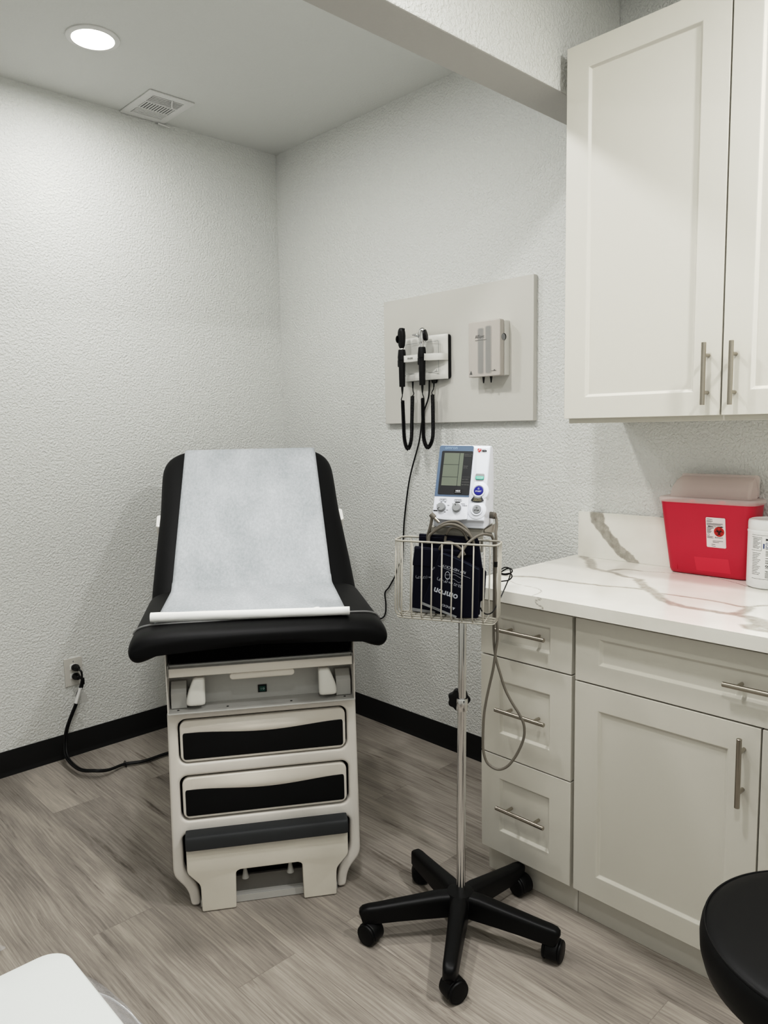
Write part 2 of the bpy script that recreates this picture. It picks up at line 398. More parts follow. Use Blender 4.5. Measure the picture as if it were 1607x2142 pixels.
c2, W2 = plug_cord('power_cord', 'black power cord plugged in lower outlet socket beside tagged cord', .3475, [(-1.146, -.046, .3475), (-1.137, -.056, .343), (-1.134, -.054, .325), (-1.137, -.052, .305)] + [tuple(Vector(p)+d*(1 if i < 5 else 1.0)+Vector((0, .0075 if i > 5 else 0, 0))) for i, p in enumerate(tail)])
link('elbow_strain_relief', plate(rounded([(-.008, -.014), (.006, -.014), (.006, .014), (-.008, .014)], .003), [], .01, .002, basis(Vector((-1.129, -.046, .331))-W2, (.75, -.3, 0), (0, 0, 1))), M_black, c2)
link('paper_tag', sweep(bmesh.new(), [Vector(p)-W1+Vector((.004, 0, 0)) for p in [(-1.149, -.0545, .306), (-1.155, -.053, .288), (-1.165, -.053, .262), (-1.171, -.053, .244)]], circ(.0098, 12, 1.15, .8)), M_white, c1, label='white printed paper tag')
link('clear_tag', plate(rrect(-.012, -.022, .012, .022, .002), [], .0006, 0, basis(Vector((-1.135, -.062, .262))-W1, (.8, -.5, .25), (-.25, 0, .95))), M_trans, c1)
link('cable_tie', sweep(bmesh.new(), catmull([Vector(p)-W1 for p in [(-1.062, -.264, .002), (-1.062, -.255, .011), (-1.062, -.262, .021), (-1.064, -.278, .021), (-1.066, -.287, .011), (-1.065, -.28, .002)]], 4, True), circ(.0018, 6), True), M_black, c1)

# ------------------------------------------------------------------ exam table
TH = radians(-32.727); TO = Vector((-1.169, -1.4523, 0))
MT = Matrix.Translation(TO) @ Matrix.Rotation(TH, 4, 'Z')
FR = lambda y: basis((0, y, 0), (1, 0, 0), (0, 0, 1), (0, -1, 0))    # drawing plane facing the front
T = thing('exam_table', 'medical exam table with black vinyl top and drawer base in the corner', 'exam table', MT)
def mir(p): return p + [(-x, z) for x, z in p[::-1]]
half = [(.2685, .5945), (.272, .30), (.2735, .102), (.234, .055), (.2262, .004), (.2, .004), (.2065, .072), (.2435, .115), (.2435, .2265)]
rads = [.012, 0, .02, .025, .012, .012, .03, .03, .022]
outl = rounded(mir(half), rads+rads[::-1], 6)
link('front_panel', plate(outl, [rrect(-.2415, .4365, .2415, .5675, .024), rrect(-.2435, .2655, .2435, .4, .024)], .034, .008, FR(.064)), M_tbl, T)
link('cabinet_body', B(((-.264, .066, .115), (.264, 1.05, .594)), ((-.205, .09, .03), (.205, 1.03, .115))), M_tbl, T, bevel=.006)
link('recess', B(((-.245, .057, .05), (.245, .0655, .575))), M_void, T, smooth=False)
link('base_pan', B(((-.205, .075, .0015), (.205, 1.02, .012)), ((-.205, .07, .0015), (.205, .076, .045)), ((-.205, .085, .04), (.205, 1.0, .05))), M_tbl2, T, smooth=False)
for x in (-.07, .062): link('cone_foot', lathe([(.011, 0), (.008, .012), (.004, .034), (.003, .04), (0, .04)], 14, Matrix.Translation((x, .036, .070))), M_tbl2, T)
link('base_lip', B(((-.2, .03, .018), (.2, .07, .0225)), ((-.2, .026, .002), (.2, .031, .0225))), M_tbl2, T, smooth=False)
link('base_bracket', B(((-.2, .048, .022), (.2, .054, .070)), ((-.2, .054, .064), (.2, .09, .070))), mat('base_pan_shaded', (120, 118, 114), .5), T, smooth=False)  # pan grey darkened, shade inside the step slot is in the colour
# drawers with the scooped lip and dark inlay
def drawer(zb):
    bm = bmesh.new()
    d_ = link('drawer', plate(rrect(-.2365, zb, .2365, zb+.1225, .021, 8), [], .022, .005, FR(.052), 3), M_drawer, T)
    nx, nz = 48, 12; g = []
    z0, z1 = zb+.03, zb+.118
    top = lambda x: zb+.0872-.0115*max(0, cos((x-.01)*pi/.42))**1.6*(1 if abs(x-.01) < .21 else 0)
    pts = [(-.2285, zb+.009), (.2285, zb+.009)] + [(.2285-.457*i/40, top(.2285-.457*i/40)) for i in range(41)]
    r_ = [.009, .009]+[.009]+[0]*39+[.009]
    link('inlay', plate(rounded(pts, r_, 5), [], .0016, .0004, FR(.0302)), M_drwblk, d_)
    # bulging finger lip over the inlay
    for i in range(nx+1):
        x = -.21+.42*i/nx; row = []
        for k in range(nz+1):
            t = k/nz; zlo = top(x)+.0015; z = zlo+(zb+.1185-zlo)*t
            bul = .009*max(0, cos(x*pi/.44))**1.3*sin(pi*(t*.9+.1))**.8*(1-.55*t)
            row.append(bm.verts.new((x, .0298-bul, z)))
        g.append(row)
    for i in range(nx):
        for k in range(nz): bm.faces.new([g[i][k], g[i+1][k], g[i+1][k+1], g[i][k+1]])
    link('finger_lip', bm, M_drawer, d_)
drawer(.4405); drawer(.2715)
# pull-out step
sp = [(.232, .196), (.232, .124), (.196, .084), (.1945, .002), (.098, .002), (.0955, .1125), (.083, .1175)]
S_ = link('pull_out_step', plate(rounded(mir(sp), [.002, .01, .012, .005, .005, .008, 0]+[0, .008, .005, .005, .012, .01, .002], 4), [], .026, .0025, FR(.0265)), M_step, T)
link('step_pad', sweep(bmesh.new(), [(-.2325, .02, .217), (-.2305, .02, .217), (-.222, .02, .217), (.222, .02, .217), (.2305, .02, .217), (.2325, .02, .217)], rounded([(-.03, -.0205), (.034, -.0205), (.034, .017), (.022, .0215), (-.03, .0215)], [.0, .004, .014, .01, .0], 4), scale=[.9, .97, 1, 1, .97, .9], up=(0, 0, 1)), M_pad, S_, label='dark grey rubber step pad')
link('step_body', B(((-.226, .027, .125), (.226, .056, .196)), ((-.19, .027, .01), (-.1, .05, .125)), ((.1, .027, .01), (.19, .05, .125))), M_step, S_, smooth=False)
# upper housing
link('housing_side', B(((-.2635, .0, .596), (-.2605, 1.05, .783))), M_tbl, T, bevel=.001)
link('housing_side', B(((.2605, .0, .596), (.2635, 1.05, .783))), M_tbl, T, bevel=.001)
link('ledge', B(((-.2635, -.002, .595), (.2635, .09, .5985))), M_tbl2, T, bevel=.001)
for x in (-.236, -.1, .08, .236): link('rivet', lathe([(.004, 0), (.003, .001), (0, .0013)], 10, Matrix.Translation((x, .025, .5984))), M_dimg, T)
link('recess_panel', B(((-.2605, .075, .598), (.2605, .082, .70)), ((-.2605, .082, .60), (.2605, 1.03, .695))), M_tbl2, T, smooth=False)
for s in (-1, 1):
    bm = bmesh.new(); xo, xi = s*.2555, s*.2125
    prof = [(.035, .6), (.035, .645), (.06, .672), (.074, .672), (.074, .6)]
    R = [[bm.verts.new((x, y, z)) for y, z in prof] for x in (xo, xi)]
    for j in range(5): bm.faces.new([R[0][j], R[0][(j+1) % 5], R[1][(j+1) % 5], R[1][j]])
    bm.faces.new(R[0]); bm.faces.new(R[1][::-1])
    link('stirrup_socket', bm, M_tbl2, T, bevel=.001)
    link('socket_slot', B(((s*.196-.012, .0725, .604), (s*.196+.012, .0746, .648))), M_void, T, smooth=False)
    # glossy stirrup end, bulging outward and narrowing upward
    rings = [(.0, .026, .017), (.006, .027, .02), (.03, .0255, .02), (.052, .0215, .019), (.07, .0175, .017), (.082, .0155, .016)]
    bm = bmesh.new(); rr = []
    for h, w, dp in rings:
        xin = s*.160; rr.append([bm.verts.new((xin+s*(w+w*.98*q[0]), .03+dp*q[1], .6105+h+(.0 if h else .002*q[1]))) for q in [(max(-1, min(1, 1.25*cos(a))), max(-1, min(1, 1.2*sin(a)))) for a in [2*pi*i/20 for i in range(20)]]])
    for a, b in zip(rr, rr[1:]):
        for j in range(20): bm.faces.new([a[j], a[(j+1) % 20], b[(j+1) % 20], b[j]])
    bm.faces.new(rr[0]); bm.faces.new(rr[-1])
    k = link('stirrup_end', bm, M_knob, T, auto=80); md = k.modifiers.new('s', 'SUBSURF'); md.levels = md.render_levels = 1
sw = link('power_switch', plate(rrect(-.0125, -.011, .0125, .011, .001), [], .004, .0006, basis((0, .0752, .6265), (1, 0, 0), (0, 0, 1), (0, -1, 0))), M_black, T)
link('rocker', plate(rrect(-.0085, -.0078, .0085, .0078, .001), [], .003, .0006, basis((0, .0713, .6265), (1, 0, 0), (0, 0, 1), (0, -1, 0))), M_green, sw)
link('rocker_marks', join_meshes([text_mesh('I', .007, .0003, M=basis((-.0035, .0681, .6265), (1, 0, 0), (0, 0, 1))), text_mesh('O', .007, .0003, M=basis((.0035, .0681, .6265), (1, 0, 0), (0, 0, 1)))]), M_whiteink, sw, smooth=False)
# slide-out tray
link('slide_tray', B(((-.2545, -.004, .7025), (.2555, .014, .7275)), ((-.25, .014, .7035), (.25, .42, .708))), M_drawer, T, bevel=.0015)
link('tray_rim', B(((-.2595, .006, .6985), (-.2555, .3, .734)), ((.2565, .006, .6985), (.2597, .3, .734)), ((-.255, .012, .7275), (.256, .022, .7335))), M_tbl2, T, bevel=.001)
link('tray_handle', plate(rrect(-.091, .681, .091, .7015, .0095, 5), [], .03, .004, FR(.034)), M_drawer, T)
link('under_seat_box', B(((-.2515, .016, .737), (.2515, 1.0, .79))), M_void, T, bevel=.003)

# seat cushion: saddle-shaped, drooping side lobes
hs = [(0, .852), (.15, .852), (.22, .851), (.27, .8485), (.31, .843), (.336, .833), (.3505, .817), (.3545, .797), (.349, .775), (.337, .762), (.322, .761), (.300, .769), (.275, .782), (.24, .790), (.12, .792), (0, .792)]
full = [(x, z) for x, z in hs] + [(-x, z) for x, z in hs[-2:0:-1]]
def seat_ring(bm, y, sz, sx=1., zc=.818):
    return [bm.verts.new((x*sx, y, (zc-.026*min(1, (abs(x)/.35)**3))+(z-(zc-.026*min(1, (abs(x)/.35)**3)))*sz)) for x, z in full]
bm = bmesh.new(); R = []
for y, sz, sx in [(-.082, .15, .955), (-.080, .42, .97), (-.072, .66, .983), (-.056, .85, .993), (-.034, .96, .998), (0, 1, 1), (.1, 1, 1), (.25, 1, 1), (.42, 1, 1), (.462, 1, 1), (.478, .95, 1), (.484, .75, .995), (.486, .4, .98)]: R.append(seat_ring(bm, y, sz, sx))
k = len(full)
for a, b in zip(R, R[1:]):
    for j in range(k): bm.faces.new([a[j], a[(j+1) % k], b[(j+1) % k], b[j]])
bm.faces.new(R[0]); bm.faces.new(R[-1][::-1])
seat = link('seat_cushion', bm, M_vinyl, T, auto=180); md = seat.modifiers.new('s', 'SUBSURF'); md.levels = md.render_levels = 2
top_half = [(x, z) for x, z in hs[:7]]
def ztop(x):
    x = abs(x)
    for (x0, z0), (x1, z1) in zip(top_half, top_half[1:]):
        if x0 <= x <= x1: return z0+(z1-z0)*(x-x0)/(x1-x0)
    return top_half[-1][1]
pp = [(x, .008+.05*(abs(x)/.35)**4, z+.0004) for x, z in [(-q[0], q[1]) for q in hs[6:0:-1]]]+[(x, .008+.05*(abs(x)/.35)**4, z+.0004) for x, z in hs[:7]]
link('piping', sweep(bmesh.new(), catmull(pp, 5), circ(.0032, 8)), M_pip, seat)
# back section: plane through (y .47, z .845) rising at slope .678
BD = Vector((0, 1, .678)).normalized(); BN = Vector((0, -.678, 1)).normalized(); BO = Vector((0, .47, .845))
hb = [(0, 0), (.2, 0), (.262, -.001), (.305, -.006), (.333, -.018), (.347, -.036), (.344, -.054), (.325, -.064), (.2, -.066), (0, -.066)]
fb = [(x, z) for x, z in hb] + [(-x, z) for x, z in hb[-2:0:-1]]
bm = bmesh.new(); R = []
for s, sx, sz in [(-.04, .97, .3), (-.036, .99, .7), (-.02, 1.0, 1), (.02, 1.005, 1), (.1, 1.003, 1), (.2, 1., 1), (.36, .992, 1), (.45, .985, 1), (.55, .992, 1), (.66, 1.0, 1), (.72, .995, 1), (.765, .965, 1), (.795, .9, .99), (.812, .78, .95), (.82, .7, .75), (.822, .66, .4)]:
    R.append([bm.verts.new(BO+BD*s+Vector((x*sx, 0, 0))+BN*(-.033+(z+.033)*sz)) for x, z in fb])
k = len(fb)
for a, b in zip(R, R[1:]):
    for j in range(k): bm.faces.new([a[j], a[(j+1) % k], b[(j+1) % k], b[j]])
bm.faces.new(R[0]); bm.faces.new(R[-1][::-1])
back = link('back_cushion', bm, M_vinyl, T, auto=180); md = back.modifiers.new('s', 'SUBSURF'); md.levels = md.render_levels = 2
FB = basis(BO, (1, 0, 0), BD, BN)
link('back_shell', plate(rrect(-.29, .03, .29, .76, .05), [], .012, .003, FB @ Matrix.Translation((0, 0, -.08))), M_tbl, T)
for s in (-1, 1):
    link('paper_holder_arm', plate(rrect(-.011, -.034, .011, .034, .0105), [], .05, .004, on(FB, s*.3435, .412, -.088)), M_knob, T)
    link('back_strut', rod((s*.2, .82, .6), BO+BD*.55+BN*-.08+Vector((s*.2, 0, 0)), .014), M_tbl2, T)
    link('hinge_bolt', lathe([(.006, 0), (.006, .008), (0, .009)], 10, axis_m((s*.285, .0, .7765), (0, 0, -1))), M_void, T)

# paper sheet over the table, plus the roll lying across the seat
PT = thing('exam_table_paper', 'white crepe paper sheet and roll laid over the black exam table', 'paper', MT)
prof = []
for i in range(12): prof.append((-.004+(.44+.004)*i/11, 'seat'))
path = [Vector((0, y, .8545)) for y, _ in prof]
path += [Vector((0, .456, .8555)), Vector((0, .468, .861)), Vector((0, .482, .870))]
path += [BO+BD*(.045+.735*i/22)+BN*.0035 for i in range(23)]
path += [BO+BD*.805+BN*.001, BO+BD*.823+BN*-.010, BO+BD*.83+BN*-.03, BO+BD*.828+BN*-.07]
L = [0]
for a, b in zip(path, path[1:]): L.append(L[-1]+(b-a).length)
bm = bmesh.new(); g = []; NX = 40
for i, p in enumerate(path):
    t = L[i]/L[-1]; cx = -.022+.036*t; hw = .2685; row = []
    if i == len(path)-4 or i == len(path)-3: hw = .266
    nrm = Vector((0, 0, 1)) if i < 12 else BN
    for j in range(NX+1):
        x = cx+hw*(2*j/NX-1); ys = .034-.1075*(x+.298)
        q = Vector((x, p.y if i >= 12 else ys+(.44-ys)*i/11, p.z))
        dz = ztop(x)-.852 if i < 14 else -(max(0, abs(x)-.255)*.12)
        wob = .0012*noise.noise(Vector((x*9, L[i]*7, 2.))) + .0008*noise.noise(Vector((x*25, L[i]*20, 5.)))
        row.append(bm.verts.new(q+nrm*(max(dz, -.0075)*(1 if i < 12 else .6)+abs(wob))))
    g.append(row)
for i in range(len(path)-1):
    for j in range(NX): bm.faces.new([g[i][j], g[i][j+1], g[i+1][j+1], g[i+1][j]])
sheet = link('sheet', bm, M_paper, PT, auto=180); md = sheet.modifiers.new('t', 'SOLIDIFY'); md.thickness = .0006; md.offset = 1
r0, r1 = Vector((-.298, .032, .867)), Vector((.249, -.0265, .866)); ax = (r1-r0).normalized(); ln = (r1-r0).length
bm = bmesh.new(); ring = []
for i in range(31):
    c = r0+ax*(ln*i/30); rr = .0142-.0024*i/30; u = Vector((0, 0, 1)); v = ax.cross(u); row = []
    for j in range(22):
        a = 2*pi*j/22; q = rr*(1+.05*noise.noise(Vector((i*.35, cos(a)*1.2, sin(a)*1.2))))
        row.append(bm.verts.new(c+u*(q*cos(a))+v*(q*sin(a))))
    ring.append(row)
for a, b in zip(ring, ring[1:]):
    for j in range(22): bm.faces.new([a[j], a[(j+1) % 22], b[(j+1) % 22], b[j]])
for rg in (ring[0], ring[-1]):
    c = sum((v.co for v in rg), Vector())/22; inner = [bm.verts.new(c+(v.co-c)*.35) for v in rg]
    for j in range(22): bm.faces.new([rg[j], rg[(j+1) % 22], inner[(j+1) % 22], inner[j]])
link('roll', bm, M_roll, PT)
# torn crinkled layers behind the roll
bm = bmesh.new(); rows = []
for i in range(46):
    t = i/45; c = r0+ax*(ln*(.1+.83*t)); w = .010+.022*max(0, t-.15)**1.5+.004*noise.noise(Vector((t*14, 0, 0)))+(.012*max(0, 1-abs(t-.93)/.09) if t > .84 else 0)
    v = Vector((-ax.y, ax.x, 0)); row = []
    for k in range(5):
        q = c+v*(.006+w*k/4); row.append(bm.verts.new((q.x, q.y, .8562+.0015*(4-k)/4+.0022*abs(noise.noise(Vector((t*22, k*.6, 1)))))))
    rows.append(row)
for a, b in zip(rows, rows[1:]):
    for k in range(4): bm.faces.new([a[k], b[k], b[k+1], a[k+1]])
cr = link('torn_edge', bm, M_roll, PT); md = cr.modifiers.new('t', 'SOLIDIFY'); md.thickness = .0005; md.offset = 1
link('torn_scrap', sweep(bmesh.new(), catmull([(.145, .035, .857), (.152, .05, .860), (.165, .062, .8605), (.172, .066, .859)], 5), circ(.003, 6, 1.4, .4), scale=None), M_roll, PT)

# ------------------------------------------------------------------ backing board and wall instruments
BX = -.0235
WR = lambda x, y=0, z=0: basis((x, y, z), (0, -1, 0), (0, 0, 1), (-1, 0, 0))    # drawing plane on the right wall: u to the right, w up, out to the room
Bd = thing('backing_board', 'off-white rectangular backing board on the right wall holding instruments', 'board', Matrix.Translation((0, -1.171, 1.655)))
link('panel', B(((BX, -.3895, -.261), (-.0005, .3895, .2615))), mat('board_laminate', (213, 211, 205), .4), Bd, bevel=.002)
DX = BX
DS = thing('diagnostic_station', 'white wall transformer station with strap holding two black-handled scopes', 'instrument station', Matrix.Translation((DX, -1.04, 1.657)))
def dsp(y, z, x): return Vector((x-DX, y+1.04, z-1.657))
link('black_backplate', plate(rrect(-.127, -.0885, .127, .088, .012), [], .0155, .002, WR(-.0003)), M_black, DS)
# bowed front shell
bm = bmesh.new(); g = []
for i in range(33):
    u = -.124+.248*i/32; row = []
    for j in range(17):
        w = -.0885+.1765*j/16; e = min(1, (.124-abs(u))/.006+.0)*min(1, (.0885-abs(w))/.006+.0)
        bow = .016+.014*(1-(u/.124)**2)+.012*max(0, -(w)/.0885)*(1-(u/.13)**2)
        row.append(bm.verts.new((-(bow+.006*max(0, min(1, e))**.5), -u, w)))
    g.append(row)
for i in range(32):
    for j in range(16): bm.faces.new([g[i][j], g[i+1][j], g[i+1][j+1], g[i][j+1]])
bnd = [g[i][0] for i in range(33)]+[g[32][j] for j in range(1, 17)]+[g[i][16] for i in range(31, -1, -1)]+[g[0][j] for j in range(15, 0, -1)]
bk = [bm.verts.new((-.0155, v.co.y, v.co.z)) for v in bnd]
for j in range(len(bnd)): bm.faces.new([bnd[j], bnd[(j+1) % len(bnd)], bk[(j+1) % len(bnd)], bk[j]])
shell = link('front_shell', bm, M_whitew, DS)
link('panel_groove', join_meshes([plate(rrect(-.088, -.0605, .096, .062, .004), [rrect(-.0868, -.0593, .0948, .0608, .003)], .0006, 0, WR(-.0415))]), M_grey, DS)
# wavy holder strap
st = [dsp(y, z, x) for y, z, x in [(-1.166, 1.655, -.043), (-1.158, 1.655, -.064), (-1.14, 1.655, -.079), (-1.12, 1.655, -.09), (-1.107, 1.655, -.104), (-1.103, 1.655, -.114)]]
link('holder_strap', sweep(bmesh.new(), catmull(st, 6), rrect(-.0015, -.0135, .0015, .0135, .001, 2), up=(0, 0, 1)), M_whitew, DS)
st = [dsp(y, z, x) for y, z, x in [(-1.068, 1.655, -.113), (-1.05, 1.655, -.108), (-1.02, 1.655, -.106), (-1.0, 1.655, -.108), (-.989, 1.655, -.113)]]
band = link('holder_strap', sweep(bmesh.new(), catmull(st, 6), rrect(-.0015, -.0135, .0015, .0135, .001, 2), up=(0, 0, 1)), M_whitew, DS)
st = [dsp(y, z, x) for y, z, x in [(-.953, 1.655, -.108), (-.94, 1.655, -.096), (-.918, 1.655, -.075), (-.9, 1.655, -.055), (-.893, 1.655, -.041)]]
link('holder_strap', sweep(bmesh.new(), catmull(st, 6), rrect(-.0015, -.0135, .0015, .0135, .001, 2), up=(0, 0, 1)), M_whitew, DS)
def shelf_pts(): return [(-.04, -1.164), (-.079, -1.138), (-.092, -1.116), (-.094, -1.105), (-.092, -1.068), (-.1055, -1.05), (-.104, -1.02), (-.105, -.993), (-.094, -.989), (-.092, -.955), (-.09, -.938), (-.07, -.915), (-.04, -.893)]
me = plate([(x-DX, y+1.04) for x, y in shelf_pts()], [], .003, 0, Matrix.Translation((0, 0, -.0155)))
link('cradle_shelf', me, M_whitew, DS, smooth=False)
link('lettering', text_mesh('EN200', .0105, .0004, M=WR(-.1095-DX, -1.02+1.04, -.0015)), M_inkg, band, smooth=False)
link('triangle_mark', plate([(-.0065, -.006), (.0065, -.006), (0, .0075)], [(( -.002, -.003)), (.002, -.003), (0, .001)][:0], .0005, 0, WR(-.0475, .090, -.062)), M_inkg, DS, smooth=False)
link('printed_mark', join_meshes([plate([(-.008, -.0035), (.006, -.0035), (.006, -.002), (-.008, -.0025)], [], .0005, 0, WR(-.0455, -.086, -.055)), plate([(0, .0), (.004, .0), (.003, .004)], [], .0005, 0, WR(-.0455, -.086, -.055))]), M_inkg, DS, smooth=False)
link('mounting_tab', plate(rounded([(-.018, .012), (.018, .012), (.012, -.008), (-.012, -.008)], .006), [], .006, .001, WR(-.001, -.038, -.094)), M_black, DS)
link('tab_screw', lathe([(.0025, 0), (.002, .0012), (0, .0014)], 10, axis_m((-.007, -.042, -.094), (-1, 0, 0))), M_white, DS)
def scope(name, label, y, x, z0, z1):
    t = thing(name, label, 'medical scope', Matrix.Translation((x, y, z0)))
    h = z1-z0
    link('handle', lathe([(0, 0), (.0115, 0), (.0122, .002), (.0135, h*.55), (.0142, h-.046), (.0145, h-.044), (.0165, h-.042), (.0172, h-.03), (.0145, h-.004), (.0138, h), (0, h)], 24), M_black, t)
    link('switch_lever', plate(rounded([(-.004, -.017), (.004, -.015), (.004, .012), (-.004, .015)], .003), [], .006, .001, basis((-.003, .0125, h-.053), (-1, 0, 0), (0, 0, 1), (0, 1, 0))), M_black, t)
    link('strain_relief', lathe([(.0055, 0), (.0048, -.012), (.0026, -.03), (0, -.03)], 12), M_black, t)
    return t, h
s1, h = scope('ophthalmoscope', 'black ophthalmoscope standing upright in left cradle of the wall station', -.973, -.109, 1.544, 1.694)
link('neck', lathe([(.008, 0), (.0065, .003), (.0065, .009), (0, .009)], 18, Matrix.Translation((0, 0, h))), M_chrome, s1)
bm = bmesh.new(); R = []
for z, w, dp in [(0, .007, .007), (.004, .011, .009), (.012, .0145, .010), (.03, .0165, .0115), (.05, .0175, .012), (.066, .0155, .0115), (.076, .0125, .010), (.081, .008, .007)]:
    R.append([bm.verts.new((dp*(abs(cos(a))**.7)*(1 if cos(a) > 0 else -1), w*(abs(sin(a))**.7)*(1 if sin(a) > 0 else -1), h+.006+z)) for a in [2*pi*i/20 for i in range(20)]])
for a, b in zip(R, R[1:]):
    for j in range(20): bm.faces.new([a[j], a[(j+1) % 20], b[(j+1) % 20], b[j]])
bm.faces.new(R[0]); bm.faces.new(R[-1])
hd = link('head', bm, M_black, s1)
link('lens_dial', lathe([(.014, 0), (.0155, .002), (.0155, .004), (.012, .0065), (0, .007)], 22, axis_m((-.004, .0145, h+.043), (-.25, .97, 0))), M_black, hd)
link('brow_rest', plate(rrect(-.005, -.004, .005, .004, .002), [], .004, .001, basis((0, -.011, h+.081), (1, 0, 0), (0, 0, 1), (0, -1, 0))), M_black, hd)
s2, h = scope('otoscope', 'otoscope with chrome head and black handle in right cradle of the station', -1.0865, -.109, 1.545, 1.695)
link('neck', lathe([(.0085, 0), (.0085, .006), (.0072, .007), (.0072, .014), (0, .014)], 20, Matrix.Translation((0, 0, h))), M_chrome, s2)
bm = bmesh.new(); dirs = Vector((.12, -.97, .2)).normalized()
R = []
for z, w, dp, sh in [(0, .008, .009, 0), (.005, .0115, .0115, 0), (.025, .012, .0125, 0), (.04, .0125, .015, -.001), (.052, .012, .0155, -.003), (.06, .009, .012, -.004), (.064, .004, .006, -.004)]:
    R.append([bm.verts.new((w*cos(a), dp*sin(a)+sh, h+.012+z)) for a in [2*pi*i/20 for i in range(20)]])
for a, b in zip(R, R[1:]):
    for j in range(20): bm.faces.new([a[j], a[(j+1) % 20], b[(j+1) % 20], b[j]])
bm.faces.new(R[0]); bm.faces.new(R[-1])
hd = link('head', bm, M_chrome, s2)
link('speculum_cone', lathe([(.011, 0), (.0085, .006), (.0055, .013), (.003, .024), (.0026, .03), (0, .03)], 20, axis_m((-.005, .0085, h+.047), (-.52, .84, .1))), M_chrome, s2)
link('viewing_window', lathe([(.0165, 0), (.019, .002), (.019, .009), (.0165, .012), (.015, .0125), (0, .0115)], 26, axis_m((.004, -.0075, h+.046), (.42, -.88, .2)) @ Matrix.Diagonal((1, 1.25, 1, 1))), M_black, s2)
link('lens_lever', tube([(.004, -.014, h+.026), (.005, -.019, h+.018), (.006, -.022, h+.014)], .0018, 4, 8), M_chrome, s2)
def coil(name, label, top, mid, bot_l, bot, bot_r, mid_r, end, base):
    t = thing(name, label, 'coiled cord', Matrix.Translation(base)); W = Vector(base)
    link('lead', tube([Vector(p)-W for p in top], .0019, 6, 8), M_black, t)
    link('lead', tube([Vector(p)-W for p in end], .0019, 6, 8), M_black, t)
    link('strain_relief', lathe([(.0045, 0), (.0038, -.012), (.0022, -.028), (0, -.028)], 12, Matrix.Translation(Vector(end[-1])-W)), M_black, t)
    cl = catmull([Vector(p)-W for p in [mid, bot_l[0], bot_l[1], bot, bot_r[1], bot_r[0], mid_r]], 60)
    # resample by length, then wind
    Ls = [0]
    for a, b in zip(cl, cl[1:]): Ls.append(Ls[-1]+(b-a).length)
    turns = 92; n = turns*9; P = []; k = 0
    N = Vector((0, 1, 0)); 
    for i in range(n+1):
        s = Ls[-1]*i/n
        while k < len(Ls)-2 and Ls[k+1] < s: k += 1
        f = (s-Ls[k])/max(1e-9, Ls[k+1]-Ls[k]); p = cl[k].lerp(cl[k+1], f); tg = (cl[k+1]-cl[k]).normalized()
        N = (N-tg*N.dot(tg)).normalized(); Bn = tg.cross(N); a = 2*pi*i/9
        P.append(p+(N*cos(a)+Bn*sin(a))*.0066)
    link('coil', tube(P, .0021, 1, 5, False), M_black, t)
    link('core', tube([Vector(p) for p in cl[::12]], .0055, 1, 8, False), M_void, t)
    return t
coil('coiled_cord', 'black coiled cord of the left scope hanging in a narrow loop',
     [(-.109, -.973, 1.515), (-.109, -.972, 1.505), (-.108, -.966, 1.496), (-.107, -.964, 1.490), (-.105, -.968, 1.488)], (-.105, -.970, 1.488), [(-.102, -.9705, 1.40), (-.098, -.971, 1.325)], (-.080, -.972, 1.2885), [(-.058, -.976, 1.40), (-.062, -.9745, 1.325)], (-.056, -.979, 1.507),
     [(-.056, -.979, 1.507), (-.056, -.984, 1.511), (-.055, -.986, 1.518), (-.055, -.982, 1.53), (-.055, -.981, 1.566)], (-.08, -.973, 1.4))
coil('coiled_cord', 'black coiled cord of the right scope hanging in a rounder loop',
     [(-.109, -1.0865, 1.516), (-.109, -1.088, 1.508), (-.109, -1.093, 1.498), (-.11, -1.094, 1.493), (-.11, -1.090, 1.493)], (-.109, -1.0875, 1.493), [(-.107, -1.087, 1.40), (-.104, -1.0865, 1.33)], (-.080, -1.086, 1.2945), [(-.053, -1.091, 1.40), (-.056, -1.09, 1.33)], (-.054, -1.0915, 1.508),
     [(-.054, -1.0915, 1.508), (-.054, -1.088, 1.512), (-.054, -1.088, 1.519), (-.054, -1.096, 1.532), (-.054, -1.099, 1.566)], (-.08, -1.0865, 1.4))
PCW = Vector((-.03, -1.06, 1.56))
t = thing('power_cord', 'thin black power cord hanging down the right wall behind the exam table', 'power cord', Matrix.Translation(PCW))
link('cord', tube([Vector(p)-PCW for p in [(-.03, -1.052, 1.568), (-.032, -1.048, 1.5), (-.032, -1.02, 1.44), (-.03, -1.005, 1.39), (-.02, -.978, 1.31), (-.012, -.914, 1.16), (-.008, -.8755, .99), (-.008, -.864, .88), (-.008, -.8536, .797), (-.008, -.833, .765), (-.008, -.8095, .716), (-.008, -.77, .66), (-.008, -.742, .629), (-.008, -.746, .58), (-.008, -.742, .535), (-.009, -.722, .508), (-.01, -.66, .488), (-.03, -.6, .482), (-.12, -.58, .478), (-.28, -.62, .47), (-.43, -.674, .46)]], .0032, 8, 8), M_black, t)

